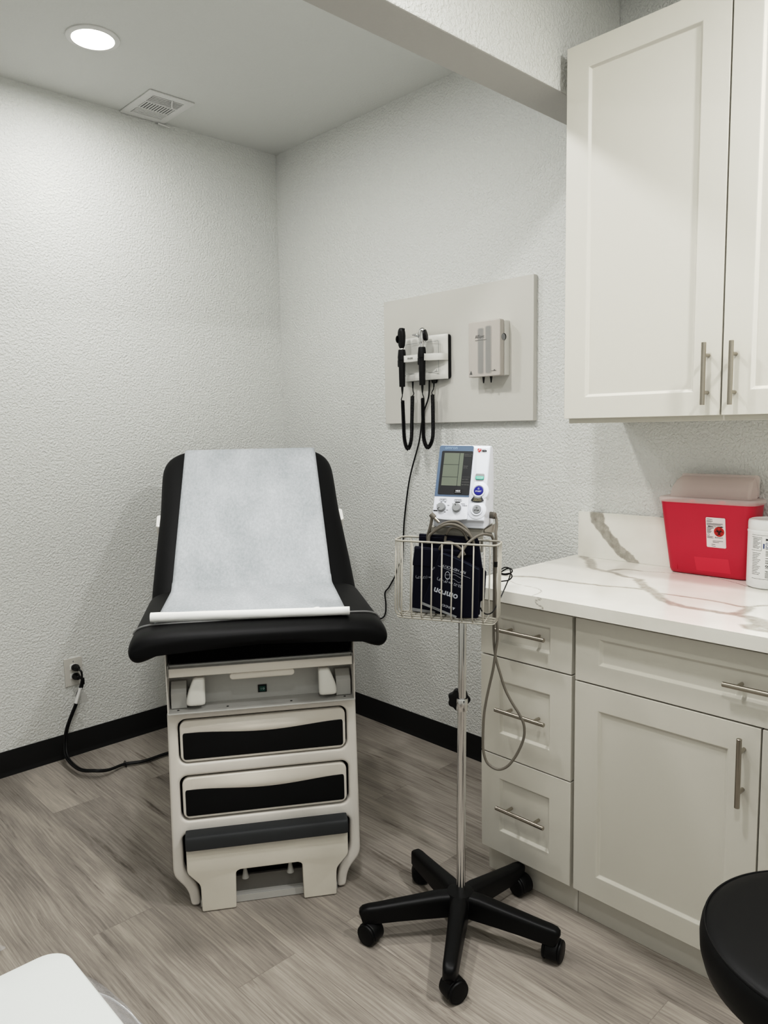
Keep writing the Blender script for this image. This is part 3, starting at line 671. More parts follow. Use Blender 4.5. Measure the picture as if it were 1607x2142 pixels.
SD = thing('speculum_dispenser', 'frosted grey box dispenser of ear tips on the right side of the board', 'dispenser', Matrix.Translation((BX, -1.381, 1.665)))
link('back_case', plate(rrect(-.0735, -.101, .0735, .101, .005), [], .0305, .002, WR(.0002)), M_whitew, SD)
cov = link('front_cover', plate(rrect(-.0765, -.103, .0735, .103, .006), [], .026, .003, WR(-.0335)), M_frost, SD)
for u, zt in ((-.016, .075), (.020, .08)):
    link('tip_tube_haze', plate(rrect(u-.0155, -.093, u+.0155, zt+.003, .008), [], .0006, 0, WR(-.0595)), mat('tube_haze', (183, 179, 174), .4), cov)
    link('tip_tube', plate(rrect(u-.0115, -.09, u+.0115, zt, .006), [], .0008, 0, WR(-.0597)), M_frostd, cov)
    link('ear_tip', lathe([(.0055, 0), (.0038, -.012), (.0022, -.024), (0, -.024)], 14, Matrix.Translation((-.043, -u, -.102))), M_black, SD)
link('thumb_notch', lathe([(.012, 0), (.012, .0015), (0, .0015)], 22, axis_m((-.0345, -.0733, .039), (0, -1, 0))), M_void, SD)
link('notch_shell', lathe([(.0115, 0), (.0115, .0022), (0, .0022)], 22, axis_m((-.0385, -.0728, .038), (0, -1, 0))), M_grey, SD)
link('lettering', join_meshes([text_mesh('AllSpec', .017, .0004, M=WR(-.0608, .02, .046), sx=.85), plate([(-.042, .032), (.012, .0325), (.012, .0335), (-.042, .0332)], [], .0005, 0, WR(-.0606))]), M_inkg, cov, smooth=False)
link('triangle_mark', plate([(-.0065, -.006), (.0065, -.006), (0, .0075)], [], .0005, 0, WR(-.0604, .063, -.086)), M_inkg, cov, smooth=False)
link('printed_mark', join_meshes([plate([(-.012, -.0015), (.012, -.0015), (.012, 0), (-.012, -.0005)], [], .0005, 0, WR(-.0604, -.045, -.083)), plate([(0, .001), (.006, .001), (.004, .005)], [], .0005, 0, WR(-.0604, -.045, -.083))]), M_inkg, cov, smooth=False)

# ------------------------------------------------------------------ cabinets, countertop
def shaker(bm, y0, y1, z0, z1, xf, th, ry, rz_t, rz_b, rec=.008, bev=.007):
    """door facing -X spanning y0<y1, z0<z1, front at xf"""
    def q(y, z, x): return bm.verts.new((x, y, z))
    o = [q(y0, z0, xf), q(y1, z0, xf), q(y1, z1, xf), q(y0, z1, xf)]
    i1 = [q(y0+ry, z0+rz_b, xf), q(y1-ry, z0+rz_b, xf), q(y1-ry, z1-rz_t, xf), q(y0+ry, z1-rz_t, xf)]
    i2 = [q(y0+ry+bev, z0+rz_b+bev, xf+rec), q(y1-ry-bev, z0+rz_b+bev, xf+rec), q(y1-ry-bev, z1-rz_t-bev, xf+rec), q(y0+ry+bev, z1-rz_t-bev, xf+rec)]
    b = [q(y0, z0, xf+th), q(y1, z0, xf+th), q(y1, z1, xf+th), q(y0, z1, xf+th)]
    for a, c in ((o, i1), (i1, i2), (b, o)):
        for k in range(4): bm.faces.new([a[k], a[(k+1) % 4], c[(k+1) % 4], c[k]])
    bm.faces.new(i2); bm.faces.new(b[::-1])
    return bm
def handle(parent, c, axis, length, xf, off=.031, r=.006, post=.048):
    """bar pull centred at c=(y,z)"""
    a = Vector((0, 1, 0)) if axis == 'y' else Vector((0, 0, 1)); C = Vector((xf-off, c[0], c[1]))
    bm = rod(C-a*length/2, C+a*length/2, r, 18, None, .0008)
    for s in (-1, 1): rod(C+a*post*s, C+a*post*s+Vector((off-.0002, 0, 0)), .0048, 12, bm)
    return link('bar_handle', bm, M_nickel, parent)
XF = -.610
DC = thing('drawer_cabinet', 'narrow off-white base cabinet with three drawers beside the rolling stand', 'cabinet')
link('carcass', B(((-.5895, -2.1065, .09), (-.001, -1.7885, .8795)), ((-.574, -2.1065, .0), (-.001, -1.7885, .09))), M_cabin, DC, bevel=.001)
def drawer_front(par, y0, y1, z0, z1, rz):
    return link('drawer', shaker(bmesh.new(), y0, y1, z0, z1, XF, .0195, .069, rz, rz), M_cab, par, bevel=.0012)
d1 = drawer_front(DC, -2.1013, -1.7882, .7025, .864, .0435); handle(d1, (-1.949, .7915), 'y', .168, XF)
d2 = drawer_front(DC, -2.1013, -1.7882, .3985, .6985, .069); handle(d2, (-1.949, .5507), 'y', .171, XF)
d3 = drawer_front(DC, -2.1013, -1.7882, .0916, .395, .069); handle(d3, (-1.9505, .2486), 'y', .168, XF)
BC = thing('base_cabinet', 'wide off-white base cabinet with one long drawer above paired doors', 'cabinet')
link('carcass', B(((-.5895, -3.075, .09), (-.001, -2.108, .8795)), ((-.574, -3.075, .0), (-.001, -2.108, .09))), M_cabin, BC, bevel=.001)
d4 = link('drawer', shaker(bmesh.new(), -3.07, -2.1122, .6935, .864, XF, .0195, .071, .047, .053), M_cab, BC, bevel=.0012); handle(d4, (-2.594, .784), 'y', .16, XF)
d5 = link('door', shaker(bmesh.new(), -2.5905, -2.1122, .0916, .6895, XF, .0195, .0705, .0675, .063), M_cab, BC, bevel=.0012); handle(d5, (-2.5558, .584), 'z', .164, XF)
d6 = link('door', shaker(bmesh.new(), -3.07, -2.5945, .0916, .6895, XF, .0195, .0705, .0675, .063), M_cab, BC, bevel=.0012); handle(d6, (-2.63, .584), 'z', .164, XF)
UC = thing('wall_cabinet', 'tall off-white two-door wall cabinet above the counter', 'cabinet')
link('carcass', B(((-.3245, -2.838, 1.381), (-.001, -1.9035, 2.4535))), M_cabin, UC, bevel=.001)
XU = -.345
e1_ = link('door', shaker(bmesh.new(), -2.3668, -1.8988, 1.395, 2.4547, XU, .0198, .0715, .0705, .063), M_cab, UC, bevel=.0012); handle(e1_, (-2.334, 1.502), 'z', .160, XU)
e2_ = link('door', shaker(bmesh.new(), -2.8405, -2.3708, 1.395, 2.4547, XU, .0198, .0715, .0705, .063), M_cab, UC, bevel=.0012); handle(e2_, (-2.4035, 1.5005), 'z', .160, XU)

# veins drawn as a vertex attribute on the stone
VE = [
 ([(-.015,-1.768),(-.105,-1.858),(-.182,-1.91),(-.213,-1.99),(-.249,-2.057),(-.261,-2.101),(-.336,-2.168),(-.377,-2.212),(-.422,-2.256),(-.47,-2.294),(-.495,-2.34),(-.503,-2.392),(-.504,-2.44),(-.502,-2.47),(-.501,-2.499),(-.511,-2.532),(-.545,-2.556),(-.58,-2.60),(-.66,-2.68)], [.012,.018,.013,.012,.007,.008,.014,.018,.018,.018,.014,.012,.01,.012,.014,.02,.024,.02,.02]),
 ([(-.482,-1.75),(-.47,-1.804),(-.443,-1.856),(-.43,-1.911),(-.428,-1.96),(-.421,-2.018),(-.416,-2.077),(-.396,-2.126),(-.384,-2.178),(-.377,-2.212)], [.008,.010,.010,.009,.009,.009,.008,.007,.008,.010]),
 ([(-.393,-2.242),(-.391,-2.291),(-.394,-2.344),(-.398,-2.396),(-.414,-2.45),(-.4,-2.476),(-.354,-2.507),(-.3,-2.6),(-.28,-2.75)], [.006,.006,.006,.006,.007,.007,.005,.005,.005]),
 ([(-.404,-2.471),(-.435,-2.486),(-.48,-2.485),(-.502,-2.47)], [.006,.014,.014,.010]),
 ([(-.194,-1.979),(-.146,-2.001),(-.139,-2.058),(-.113,-2.12),(-.092,-2.191),(-.099,-2.272),(-.127,-2.338),(-.156,-2.384),(-.154,-2.437),(-.17,-2.55)], [.008,.006,.003,.002,.0015,.0015,.002,.002,.0015,.0015]),
 ([(-.527,-1.829),(-.554,-1.881),(-.563,-1.941),(-.569,-1.965),(-.588,-1.988),(-.617,-1.998),(-.657,-2.002)], [.0016]*7),
 ([(-.511,-2.532),(-.558,-2.558),(-.592,-2.554),(-.602,-2.582),(-.599,-2.62)], [.014,.02,.016,.014,.012]),
]
def segs(pl, wd):
    P = catmull([(a, b, 0) for a, b in pl], 6); n = len(P)
    return [(P[i].x, P[i].y, P[i+1].x, P[i+1].y, wd[min(i//6, len(wd)-1)], wd[min(i//6+1, len(wd)-1)]) for i in range(n-1)]
def vein_value(u, v, SG, soft=.35):
    best = 0.; du = .016*noise.noise(Vector((u*11, v*11, .3)))+.005*noise.noise(Vector((u*45, v*45, 3))); dv = .016*noise.noise(Vector((u*11, v*11, 7.7)))+.005*noise.noise(Vector((u*45, v*45, 9)))
    for x0, y0, x1, y1, w0, w1 in SG:
        w = max(w0, w1); k = min(1., w/.012)
        a, b = u+du*k, v+dv*k
        if min(x0, x1)-w*2 > a or max(x0, x1)+w*2 < a or min(y0, y1)-w*2 > b or max(y0, y1)+w*2 < b: continue
        dx, dy = x1-x0, y1-y0; l2 = dx*dx+dy*dy
        t = max(0, min(1, ((a-x0)*dx+(b-y0)*dy)/l2)) if l2 else 0
        d = hypot(a-x0-dx*t, b-y0-dy*t); w = w0+(w1-w0)*t
        best = max(best, max(0, min(1, (w*(1+soft)-d)/(w*soft*2))))
    return best
SG = []
for pl, wd in VE: SG += segs(pl, wd)
def stone_grid(bm, lay, o, du, dv, nu, nv, fn):
    g = [[bm.verts.new(Vector(o)+Vector(du)*(i/nu)+Vector(dv)*(j/nv)) for j in range(nv+1)] for i in range(nu+1)]
    for r in g:
        for v in r: v[lay] = fn(v.co)
    for i in range(nu):
        for j in range(nv): bm.faces.new([g[i][j], g[i+1][j], g[i+1][j+1], g[i][j+1]])
bm = bmesh.new(); lay = bm.verts.layers.float.new('vein')
C0, C1, CZ, CB, CFX = -1.734, -3.085, .914, .8805, -.657
stone_grid(bm, lay, (CFX, C1, CZ), (-CFX-.0005, 0, 0), (0, C0-C1, 0), 150, 310, lambda c: vein_value(c.x, c.y, SG))
SF = segs([(-2.002, .920), (-2.016, .917), (-2.032, .911), (-2.016, .903), (-2.019, .895), (-2.04, .887), (-2.03, .88)], [.0014]*7)
stone_grid(bm, lay, (CFX, C1, CB), (0, C0-C1, 0), (0, 0, CZ-CB), 420, 10, lambda c: vein_value(c.y, c.z, SF))
stone_grid(bm, lay, (CFX, C0, CB), (-CFX-.0005, 0, 0), (0, 0, CZ-CB), 2, 2, lambda c: 0.)
stone_grid(bm, lay, (CFX, C1, CB), (-CFX-.0005, 0, 0), (0, 0, CZ-CB), 2, 2, lambda c: 0.)
stone_grid(bm, lay, (CFX, C1, CB), (-CFX-.0005, 0, 0), (0, C0-C1, 0), 2, 2, lambda c: 0.)
CT = link('countertop', bm, M_stone, None, smooth=False)
tag(CT, 'white quartz countertop with grey-beige veins over the base cabinets', 'countertop')
bm = bmesh.new(); lay = bm.verts.layers.float.new('vein')
BL_ = [(-1.795, 1.08), (-1.803, 1.04), (-1.845, .994), (-1.9, .937), (-1.946, .912)]; BR_ = [(-1.842, 1.08), (-1.856, 1.044), (-1.882, 1.008), (-1.925, .965), (-1.992, .912)]
def bsv(c):
    def at(P, z):
        for (a, b), (c2, d2) in zip(P, P[1:]):
            if d2 <= z <= b: return a+(c2-a)*(b-z)/(b-d2)
        return P[0][0] if z > P[0][1] else P[-1][0]
    n = .006*noise.noise(Vector((c.y*40, c.z*40, 1)))+.003*noise.noise(Vector((c.y*120, c.z*120, 4)))
    l, r = at(BL_, c.z)+n, at(BR_, c.z)+n*1.5
    return max(0, min(1, min((l-c.y)/.004+.5, (c.y-r)/.004+.5)))
stone_grid(bm, lay, (-.0205, C1, CZ+.0003), (0, -1.7525-C1, 0), (0, 0, .159), 330, 40, bsv)
stone_grid(bm, lay, (-.0205, C1, CZ+.1593), (.02, 0, 0), (0, -1.7525-C1, 0), 2, 330, lambda c: bsv(Vector((c.x, c.y, 1.073))))
stone_grid(bm, lay, (-.0205, -1.7525, CZ+.0003), (.02, 0, 0), (0, 0, .159), 1, 4, lambda c: 0.)
link('backsplash', bm, M_stone, CT, smooth=False)

# ------------------------------------------------------------------ sharps container
SH = thing('sharps_container', 'red sharps container with frosted lid and biohazard label on the counter', 'sharps container', Matrix.Translation((-.06, -2.23, CZ+.0006)))
def rr3(x0, x1, y0, y1, r, z): return [Vector((a, b, z)) for a, b in rrect(x0, y0, x1, y1, r, 6)]
# local: x toward wall positive; front is -x
lev = [(0, -.022, .032, -.106, .120, .02), (.003, -.028, .036, -.112, .126, .024), (.012, -.031, .037, -.1155, .129, .026), (.12, -.048, .038, -.1245, .139, .026), (.224, -.062, .039, -.134, .1495, .027)]
bm = bmesh.new(); R = [[bm.verts.new(p) for p in rr3(x0, x1, -y1, -y0, r, z)] for z, x0, x1, y0, y1, r in lev]
for a, b in zip(R, R[1:]):
    for j in range(len(a)): bm.faces.new([a[j], a[(j+1) % len(a)], b[(j+1) % len(a)], b[j]])
bm.faces.new(R[0][::-1]); bm.faces.new(R[-1])
body = link('container_body', bm, M_red, SH, auto=50)
# a drawing plane lying on the sloped front: u to the right in view (-y), w up the wall
SFm = basis((-.0295, 0, .008), (0, -1, 0), (-.034, 0, .214))
bm = bmesh.new(); lv = [(.2225, -.064, .0395, -.136, .1515, .029), (.227, -.068, .0395, -.140, .1555, .031), (.2345, -.068, .0395, -.140, .1555, .031), (.2375, -.065, .038, -.137, .1525, .029), (.238, -.054, .034, -.126, .141, .022)]
R = [[bm.verts.new(p) for p in rr3(x0, x1, -y1, -y0, r, z)] for z, x0, x1, y0, y1, r in lv]
for a, b in zip(R, R[1:]):
    for j in range(len(a)): bm.faces.new([a[j], a[(j+1) % len(a)], b[(j+1) % len(a)], b[j]])
bm.faces.new(R[-1])
lid = link('lid', bm, M_clear, SH, auto=50)
for y_ in (.018, -.07): link('lid_tab', B(((-.0665, y_, .2252), (-.0655, y_+.015, .234))), M_red2, lid, smooth=False)
bm = bmesh.new(); R = []
for z, x0, x1, y0, y1 in [(.2376, -.035, .03, -.114, .128), (.262, -.027, .032, -.112, .127), (.285, -.01, .034, -.106, .123), (.297, .012, .035, -.099, .119)]: R.append([bm.verts.new(p) for p in rr3(x0, x1, -y1, -y0, .01, z)])
for a, b in zip(R, R[1:]):
    for j in range(len(a)): bm.faces.new([a[j], a[(j+1) % len(a)], b[(j+1) % len(a)], b[j]])
bm.faces.new(R[-1])
link('counter_balance_door', bm, M_clear, lid, auto=50)
link('back_flap', plate(rrect(-.106, .0, .128, .066, .008), [], .003, .0008, basis((.0365, 0, .239), (0, -1, 0), (0, 0, 1), (-1, 0, 0))), M_clear, lid)
link('front_panel', plate(rounded([(-.022, .008), (.081, .008), (.074, .052), (-.028, .05)], .002), [], .0012, .0003, on(SFm, 0, 0, -.0002)), M_red2, body, smooth=False)
link('side_rib', B(((-.0335, .0815, .012), (-.031, .083, .052))), M_red, body, smooth=False)
LB = on(SFm, .041, .1315, .0006)
lab = link('warning_label', plate(rrect(-.0285, -.046, .0285, .046, .0035), [], .0007, 0, LB), M_label, body, smooth=False)
ink = []
def tline(u, w, l, h=.0011): ink.append(plate([(u, w), (u+l, w), (u+l, w+h), (u, w+h)], [], .0003, 0, on(LB, 0, 0, .0007)))
ink.append(text_mesh('McKesson', .0042, .0003, 'LEFT', on(LB, -.026, .0405, .0008)))
tline(-.026, .0345, .018); tline(-.026, .0318, .014, .0008)
for k in range(3): tline(-.026, .0275-.0024*k, .047-.006*(k == 2), .0009)
ink.append(text_mesh('FULL', .0045, .0003, 'CENTER', on(LB, -.001, .0185, .0008)))
for s in (-1, 1): ink.append(plate([(s*.006-.001, .0178), (s*.018-.001, .0172), (s*.018-.001, .0165), (s*.024-.001, .0187), (s*.018-.001, .0209), (s*.018-.001, .0202), (s*.006-.001, .0192)], [], .0003, 0, on(LB, 0, 0, .0007)))
tline(-.026, .0135, .020, .0014)
for k in range(6): tline(-.026, .0105-.0024*k, .014-.002*(k % 3), .0009)
for k in range(3): tline(-.026, -.013-.0022*k, .018-.003*(k % 2), .0007)
ink.append(text_mesh('Biohazard', .0056, .0003, 'LEFT', on(LB, -.003, -.0145, .0008)))
tline(-.010, -.026, .030, .001); tline(-.010, -.030, .018, .001); tline(-.014, -.0365, .011, .001); tline(-.014, -.042, .012, .001)
ink.append(plate([(.0035*cos(2*pi*i/20)-.0225, .0032*sin(2*pi*i/20)-.0075) for i in range(20)], [[(.0029*cos(2*pi*i/20)-.0225, .0026*sin(2*pi*i/20)-.0075) for i in range(20)]], .0003, 0, on(LB, 0, 0, .0007)))
link('printed_text', join_meshes(ink), M_ink, lab, smooth=False)
bc = (.0095, .0035)
link('biohazard_disc', plate([(bc[0]+.015*cos(2*pi*i/40), bc[1]+.015*sin(2*pi*i/40)) for i in range(40)], [], .0003, 0, on(LB, 0, 0, .0007)), M_redink, lab, smooth=False)
bio = []
for k in range(3):
    a = radians(90+120*k); ccx, ccy = bc[0]+.0058*cos(a), bc[1]+.0058*sin(a)-.0006
    arc = []; inn = []
    for i in range(25):
        t = a+radians(38)+radians(284)*i/24
        arc.append((ccx+.0070*cos(t), ccy+.0070*sin(t)))
        inn.append((ccx+.0008*cos(a)+.0052*cos(t), ccy+.0008*sin(a)+.0052*sin(t)))
    bio.append(plate(arc+inn[::-1], [], .0003, 0, on(LB, 0, 0, .0011)))
bio.append(plate([(bc[0]+.0062*cos(2*pi*i/30), bc[1]-.0006+.0062*sin(2*pi*i/30)) for i in range(30)], [[(bc[0]+.0049*cos(2*pi*i/30), bc[1]-.0006+.0049*sin(2*pi*i/30)) for i in range(30)]], .0003, 0, on(LB, 0, 0, .0011)))
link('biohazard_symbol', join_meshes(bio), M_ink, lab, smooth=False)

# wipes canister with printing bent around the cylinder
CR = .0565
WI = thing('wipes_canister', 'white cylindrical canister of surface wipes beside the red sharps container', 'canister', Matrix.Translation((-.118, -2.424, CZ+.0006)))
link('canister_body', lathe([(0, 0), (.052, 0), (.056, .003), (.0565, .008), (.0565, .02), (CR, .026), (CR, .154), (.0575, .158), (.0575, .1605), (.0545, .163), (0, .163)], 56), M_white, WI)
link('cap', lathe([(.0545, .1625), (.0562, .165), (.0562, .183), (.0545, .1895), (.049, .192), (.047, .1905), (.045, .1898), (0, .1902)], 56), M_white, WI)
A0 = atan2(-3.19+2.424, -2.34+.118)          # heading of the label's middle
def wrap(me, a_mid, z0, r=CR+.0003):
    for v in me.vertices:
        a = a_mid + v.co.x/CR; rr = r+v.co.z
        v.co = Vector((rr*cos(a), rr*sin(a), z0+v.co.y))
    return me
ZS = 1.085
def wtext(s, size, u, z, align='LEFT', bold=0.): return wrap(text_mesh(s, size, .0003, align, Matrix.Translation((u, 0, 0)), bold=bold), A0, z*ZS)
def wbar(u, l, z, h): return wrap(plate([(u+l*i/8, 0) for i in range(9)]+[(u+l-l*i/8, h) for i in range(9)], [], .0003, 0), A0, z*ZS)
tx = [wtext('McKESSON', .0085, -.010, .128, bold=.0003), wtext('DO NOT FLUSH', .0052, -.009, .074), wtext('KEEP OUT OF REACH OF CHILDREN', .0052, -.009, .0685), wtext('CAUTION', .0072, -.009, .0605, bold=.0003), wtext('TB 2-5,50 SA', .0056, -.009, .0465)]
for z, l in ((.104, .05), (.098, .03), (.0945, .045), (.0905, .05), (.087, .03), (.0805, .025), (.055, .05), (.0415, .04), (.038, .045), (.0345, .035), (.031, .03)): tx.append(wbar(-.009, l, z, .0009))
link('label_text', join_meshes(tx), M_ink, WI, smooth=False)
link('label_title', join_meshes([wtext('Disposable', .0095, -.010, .1175), wtext('Surface Wipes', .0095, -.010, .109)]), M_navyink, WI, smooth=False)
link('blue_bar', wbar(-.0155, .0028, .1055, .0135), M_navyink, WI, smooth=False)
rd = [wbar(-.05, .075, .1385, .0005), wbar(-.05, .030, .133, .0006), wbar(-.05, .030, .099, .0005), wrap(plate([(-.0205, .1075), (-.02, .1075), (-.02, .1443), (-.0205, .1443)], [], .0003, 0), A0, 0), wbar(-.046, .09, .0262, .0006)]
for k in range(8): rd.append(wbar(-.046, .023-.004*(k % 3), .129-.0034*k, .0009))
for k in range(14): rd.append(wbar(-.046, .024-.003*(k % 4), .092-.0042*k, .0008))
link('fine_print', join_meshes(rd), M_inkg, WI, smooth=False)

# ------------------------------------------------------------------ rolling blood pressure stand
YAW, PITCH, ROLL = .762, .1112, -.0177
FH = Vector((sin(YAW), cos(YAW), 0)); RH = Vector((cos(YAW), -sin(YAW), 0))
PC = Vector((-.871, -1.924, 0)); TILT = .025
UP = Vector((0, 0, cos(TILT)))+RH*sin(TILT); RR = RH*cos(TILT)-Vector((0, 0, sin(TILT)))
ya = radians(-18.2)
HV = RR*cos(ya)+FH*sin(ya); HN = -RR*sin(ya)+FH*cos(ya)
HF = Matrix((HV, HN, UP)).transposed().to_4x4(); HF.translation = PC        # frame of the stand's head: a right, n away, h up the pole
HL = Matrix.Translation(-PC) @ HF
ST = thing('rolling_stand', 'five-wheeled black-based chrome pole stand with grey wire basket', 'medical stand', Matrix.Translation(PC))
def polar(r, a, z): return Vector((r*cos(a), r*sin(a), z))
bm = bmesh.new()
lathe([(0, .058), (.036, .058), (.042, .07), (.043, .105), (.036, .1195), (.018, .1225), (0, .1225)], 40, None, bm)
ANG = [radians(-1.2+72*k) for k in range(5)]
for k_, a in enumerate(ANG):
    lo = .011 if k_ == 0 else 0.
    path = [polar(r, a, z-lo*(r/.276)) for r, z in [(.02, .0905), (.06, .091), (.12, .087), (.18, .083), (.225, .0795), (.25, .0785), (.266, .0775), (.2735, .0765), (.276, .0755)]]
    pr = rounded([(-.0255, -.031), (.0255, -.031), (.023, .029), (-.023, .029)], [.004, .004, .016, .016], 4)
    sweep(bm, path, pr, scale=[1.0, 1.0, .9, .82, .77, .75, .68, .5, .2], up=(0, 0, 1))
    tip = polar(.256, a, 0)
    lathe([(0, .052), (.0135, .052), (.0135, .078), (0, .078)], 18, Matrix.Translation(tip), bm)
link('star_base', bm, M_caster, ST, auto=50)
def caster(par, pos, ax, name='caster'):
    ax = Vector(ax).normalized(); tr = Vector((-ax.y, ax.x, 0))
    F = basis(pos, tr, (0, 0, 1)) @ Matrix.Diagonal((1.1, 1.1, 1.1, 1))          # x trail, y up, z along the axle
    c = Vector((.010, .0262, 0))
    hood = [(c.x+.0272*cos(radians(t)), c.y+.0272*sin(radians(t))) for t in range(-20, 201, 11)]
    o = link(name, join_meshes([plate(rounded(hood+[(c.x-.012, c.y-.004), (c.x+.012, c.y-.004)], 0), [], .031, .003, F @ Matrix.Translation((0, 0, -.0155))), plate(rrect(-.009, .03, .009, .062, .004), [], .018, .003, F @ Matrix.Translation((0, 0, -.009)))]), M_caster, par, auto=50)
    for s in (-1, 1):
        w = lathe([(0, .0), (.0235, .0), (.0252, .001), (.0258, .003), (.0255, .0055), (.0235, .0075), (.0225, .0068), (.02, .0078), (0, .0088)], 36, F @ Matrix.Translation(c) @ (Matrix.Identity(4) if s > 0 else Matrix.Rotation(pi, 4, 'X')) @ Matrix.Translation((0, 0, .0145)))
        link('wheel', w, M_caster, o, auto=45)
    return o
for a, ax in zip(ANG, [(-RH*.8-FH*.6), (-FH), (-FH*.8-RH*.6), (-FH*.85+RH*.5), (RH*.85-FH*.5)]): caster(ST, polar(.256, a, .0004), ax)
PD = (Vector((0, 0, 1))+RH*.0125).normalized()
link('lower_pole', rod(PD*.112, PD*.645, .0119, 28), M_chrome, ST)
link('upper_pole', rod(PD*.64, PD*1.118, .0105, 28), M_chrome, ST)
link('collar', lathe([(.0122, 0), (.0148, 0), (.0155, .002), (.0155, .031), (.0146, .034), (.0118, .034), (.0112, .030)], 28, axis_m(PD*.629, PD)), M_chrome, ST)
kn = plate([((.0285+.0022*cos(7*t))*cos(t), (.0285+.0022*cos(7*t))*sin(t)) for t in [2*pi*i/60 for i in range(60)]], [], .014, .003, basis(PD*.652+FH*.026-RH*.006, RH, (0, 0, 1), -FH))
knob = link('clamp_knob', kn, M_black, ST)
link('screw_shaft', rod(PD*.652+FH*.012, PD*.652+FH*.03, .004, 10), M_chrome, knob)
def HB(*bs):
    bm = B(*bs); bmesh.ops.transform(bm, matrix=HL, verts=bm.verts[:]); return bm
link('tray', HB(((-.088, -.0625, 1.1225), (.0505, .066, 1.1245)), ((-.088, -.0645, 1.066), (.0505, -.0625, 1.1245)), ((-.088, .064, 1.09), (.0505, .066, 1.1245))), M_tray, ST, bevel=.001)
bm = bmesh.new(); vv = [bm.verts.new(HL @ Vector(p)) for p in [(.0508, -.05, 1.121), (.0508, .03, 1.121), (.068, .03, 1.131), (.068, -.0, 1.131), (.0508, .03, 1.104), (.068, .03, 1.104), (.068, .0, 1.109), (.0508, -.05, 1.116)]]
for f in [(0, 1, 2, 3), (7, 6, 5, 4), (3, 2, 5, 6), (0, 3, 6, 7), (1, 4, 5, 2), (0, 7, 4, 1)]: bm.faces.new([vv[i] for i in f])
link('side_bracket', bm, M_tray, ST, smooth=False)
link('mount_socket', lathe([(.014, 0), (.014, .06), (0, .06)], 20, axis_m(PD*1.058, PD)), M_tray, ST)
aL, aR, nF, nB, zT, zB = -.157, .1, -.147, -.0685, 1.097, .906
bm = bmesh.new()
tr3 = lambda P: [HL @ Vector(p) for p in P]
sweep(bm, tr3([(x, y, zT) for x, y in rrect(aL, nF, aR, nB, .02, 5)]), circ(.0026, 8), True)
sweep(bm, tr3([(x, y, zB-.002) for x, y in rrect(aL+.006, nF+.006, aR-.006, nB-.006, .016, 5)]), circ(.002, 8), True)
def uw(p, q, k):     # U-shaped wire from p over the bottom to q
    p, q = Vector(p), Vector(q); d = (q-p).normalized()
    P = [Vector((p.x, p.y, zT)), Vector((p.x, p.y, zB+k))]+[Vector((p.x, p.y, zB))+d*(k*(1-cos(t)))+Vector((0, 0, k*(1-sin(t)))) for t in (.4, .8, 1.2)]+[Vector((p.x, p.y, zB))+d*k]
    P2 = [Vector((q.x, q.y, zT)), Vector((q.x, q.y, zB+k))]+[Vector((q.x, q.y, zB))-d*(k*(1-cos(t)))+Vector((0, 0, k*(1-sin(t)))) for t in (.4, .8, 1.2)]+[Vector((q.x, q.y, zB))-d*k]
    sweep(bm, tr3(P+P2[::-1]), circ(.0019, 7))
for a in (-.1345, -.109, -.084, -.059, -.034, -.009, .0165, .0435, .0695): uw((a, nF, 0), (a, nB, 0), .012)
for nn_ in (-.127, -.108, -.089): uw((aL, nn_, 0), (aR, nn_, 0), .014)
link('wire_basket', bm, M_wire, ST, auto=180)

# blood pressure monitor
m0 = Vector((-.011, 0, 1.1248))
MO = thing('blood_pressure_monitor', 'white and blue digital blood pressure monitor on top of the rolling stand', 'monitor', HF @ Matrix.Translation(m0))
TM = Matrix.Translation(-m0)
side = [(-.07, 1.1252), (-.07, 1.140), (-.0785, 1.147), (-.0775, 1.151), (-.0095, 1.3265), (-.004, 1.3295), (.02, 1.329), (.031, 1.322), (.05, 1.26), (.058, 1.1252)]
SB = lambda a0: TM @ basis((a0, 0, 0), (0, 1, 0), (0, 0, 1))
case = link('case', plate(rounded(side, [.004, .003, .003, .002, .004, .003, .006, .008, .012, .005], 4), [], .1305, .004, SB(-.0765), 3), M_whitem, MO)
FF = TM @ basis((-.076, -.08, 1.152), (1, 0, 0), (0, .07, .177))
def fp(out, d0, dep, bev=0., holes=()): return plate(out, holes, dep, bev, on(FF, 0, 0, d0))
link('left_panel', fp(rounded([(0, -.004), (.03, -.0075), (.06, -.0075), (.0888, -.004), (.0888, .1895), (.0003, .1895)], [.003, .01, .01, .003, .004, .006], 5), -.004, .0072, .0015), M_whitem, MO)
bl = link('blue_panel', fp(rounded([(.0005, .0528), (.0885, .0532), (.0885, .1885), (.0008, .1885)], [.001, .001, .005, .006], 5), .0031, .0007), M_blue, MO, smooth=False)
bz = link('display_bezel', fp(rrect(.0082, .0582, .0885, .1738, .0035), .0039, .0008), M_bezel, bl, smooth=False)
link('lcd_screen', fp([(.0147, .0813), (.0649, .0813), (.0654, .1683), (.0153, .1683)], .0047, .0005), M_lcd, bz, smooth=False)
ln_ = [fp([(.0544, .0813), (.0556, .0813), (.0556, .1683), (.0544, .1683)], .0052, .0003)]
for w in (.1368, .104): ln_.append(fp([(.0150, w), (.0544, w), (.0544, w+.0008), (.0150, w+.0008)], .0052, .0003))
link('lcd_divider', join_meshes(ln_), M_lcdline, bz, smooth=False)
def ft(s, size, u, w, d, align='LEFT', bold=0.): return text_mesh(s, size, .0003, align, on(FF, u, w, d), bold=bold)
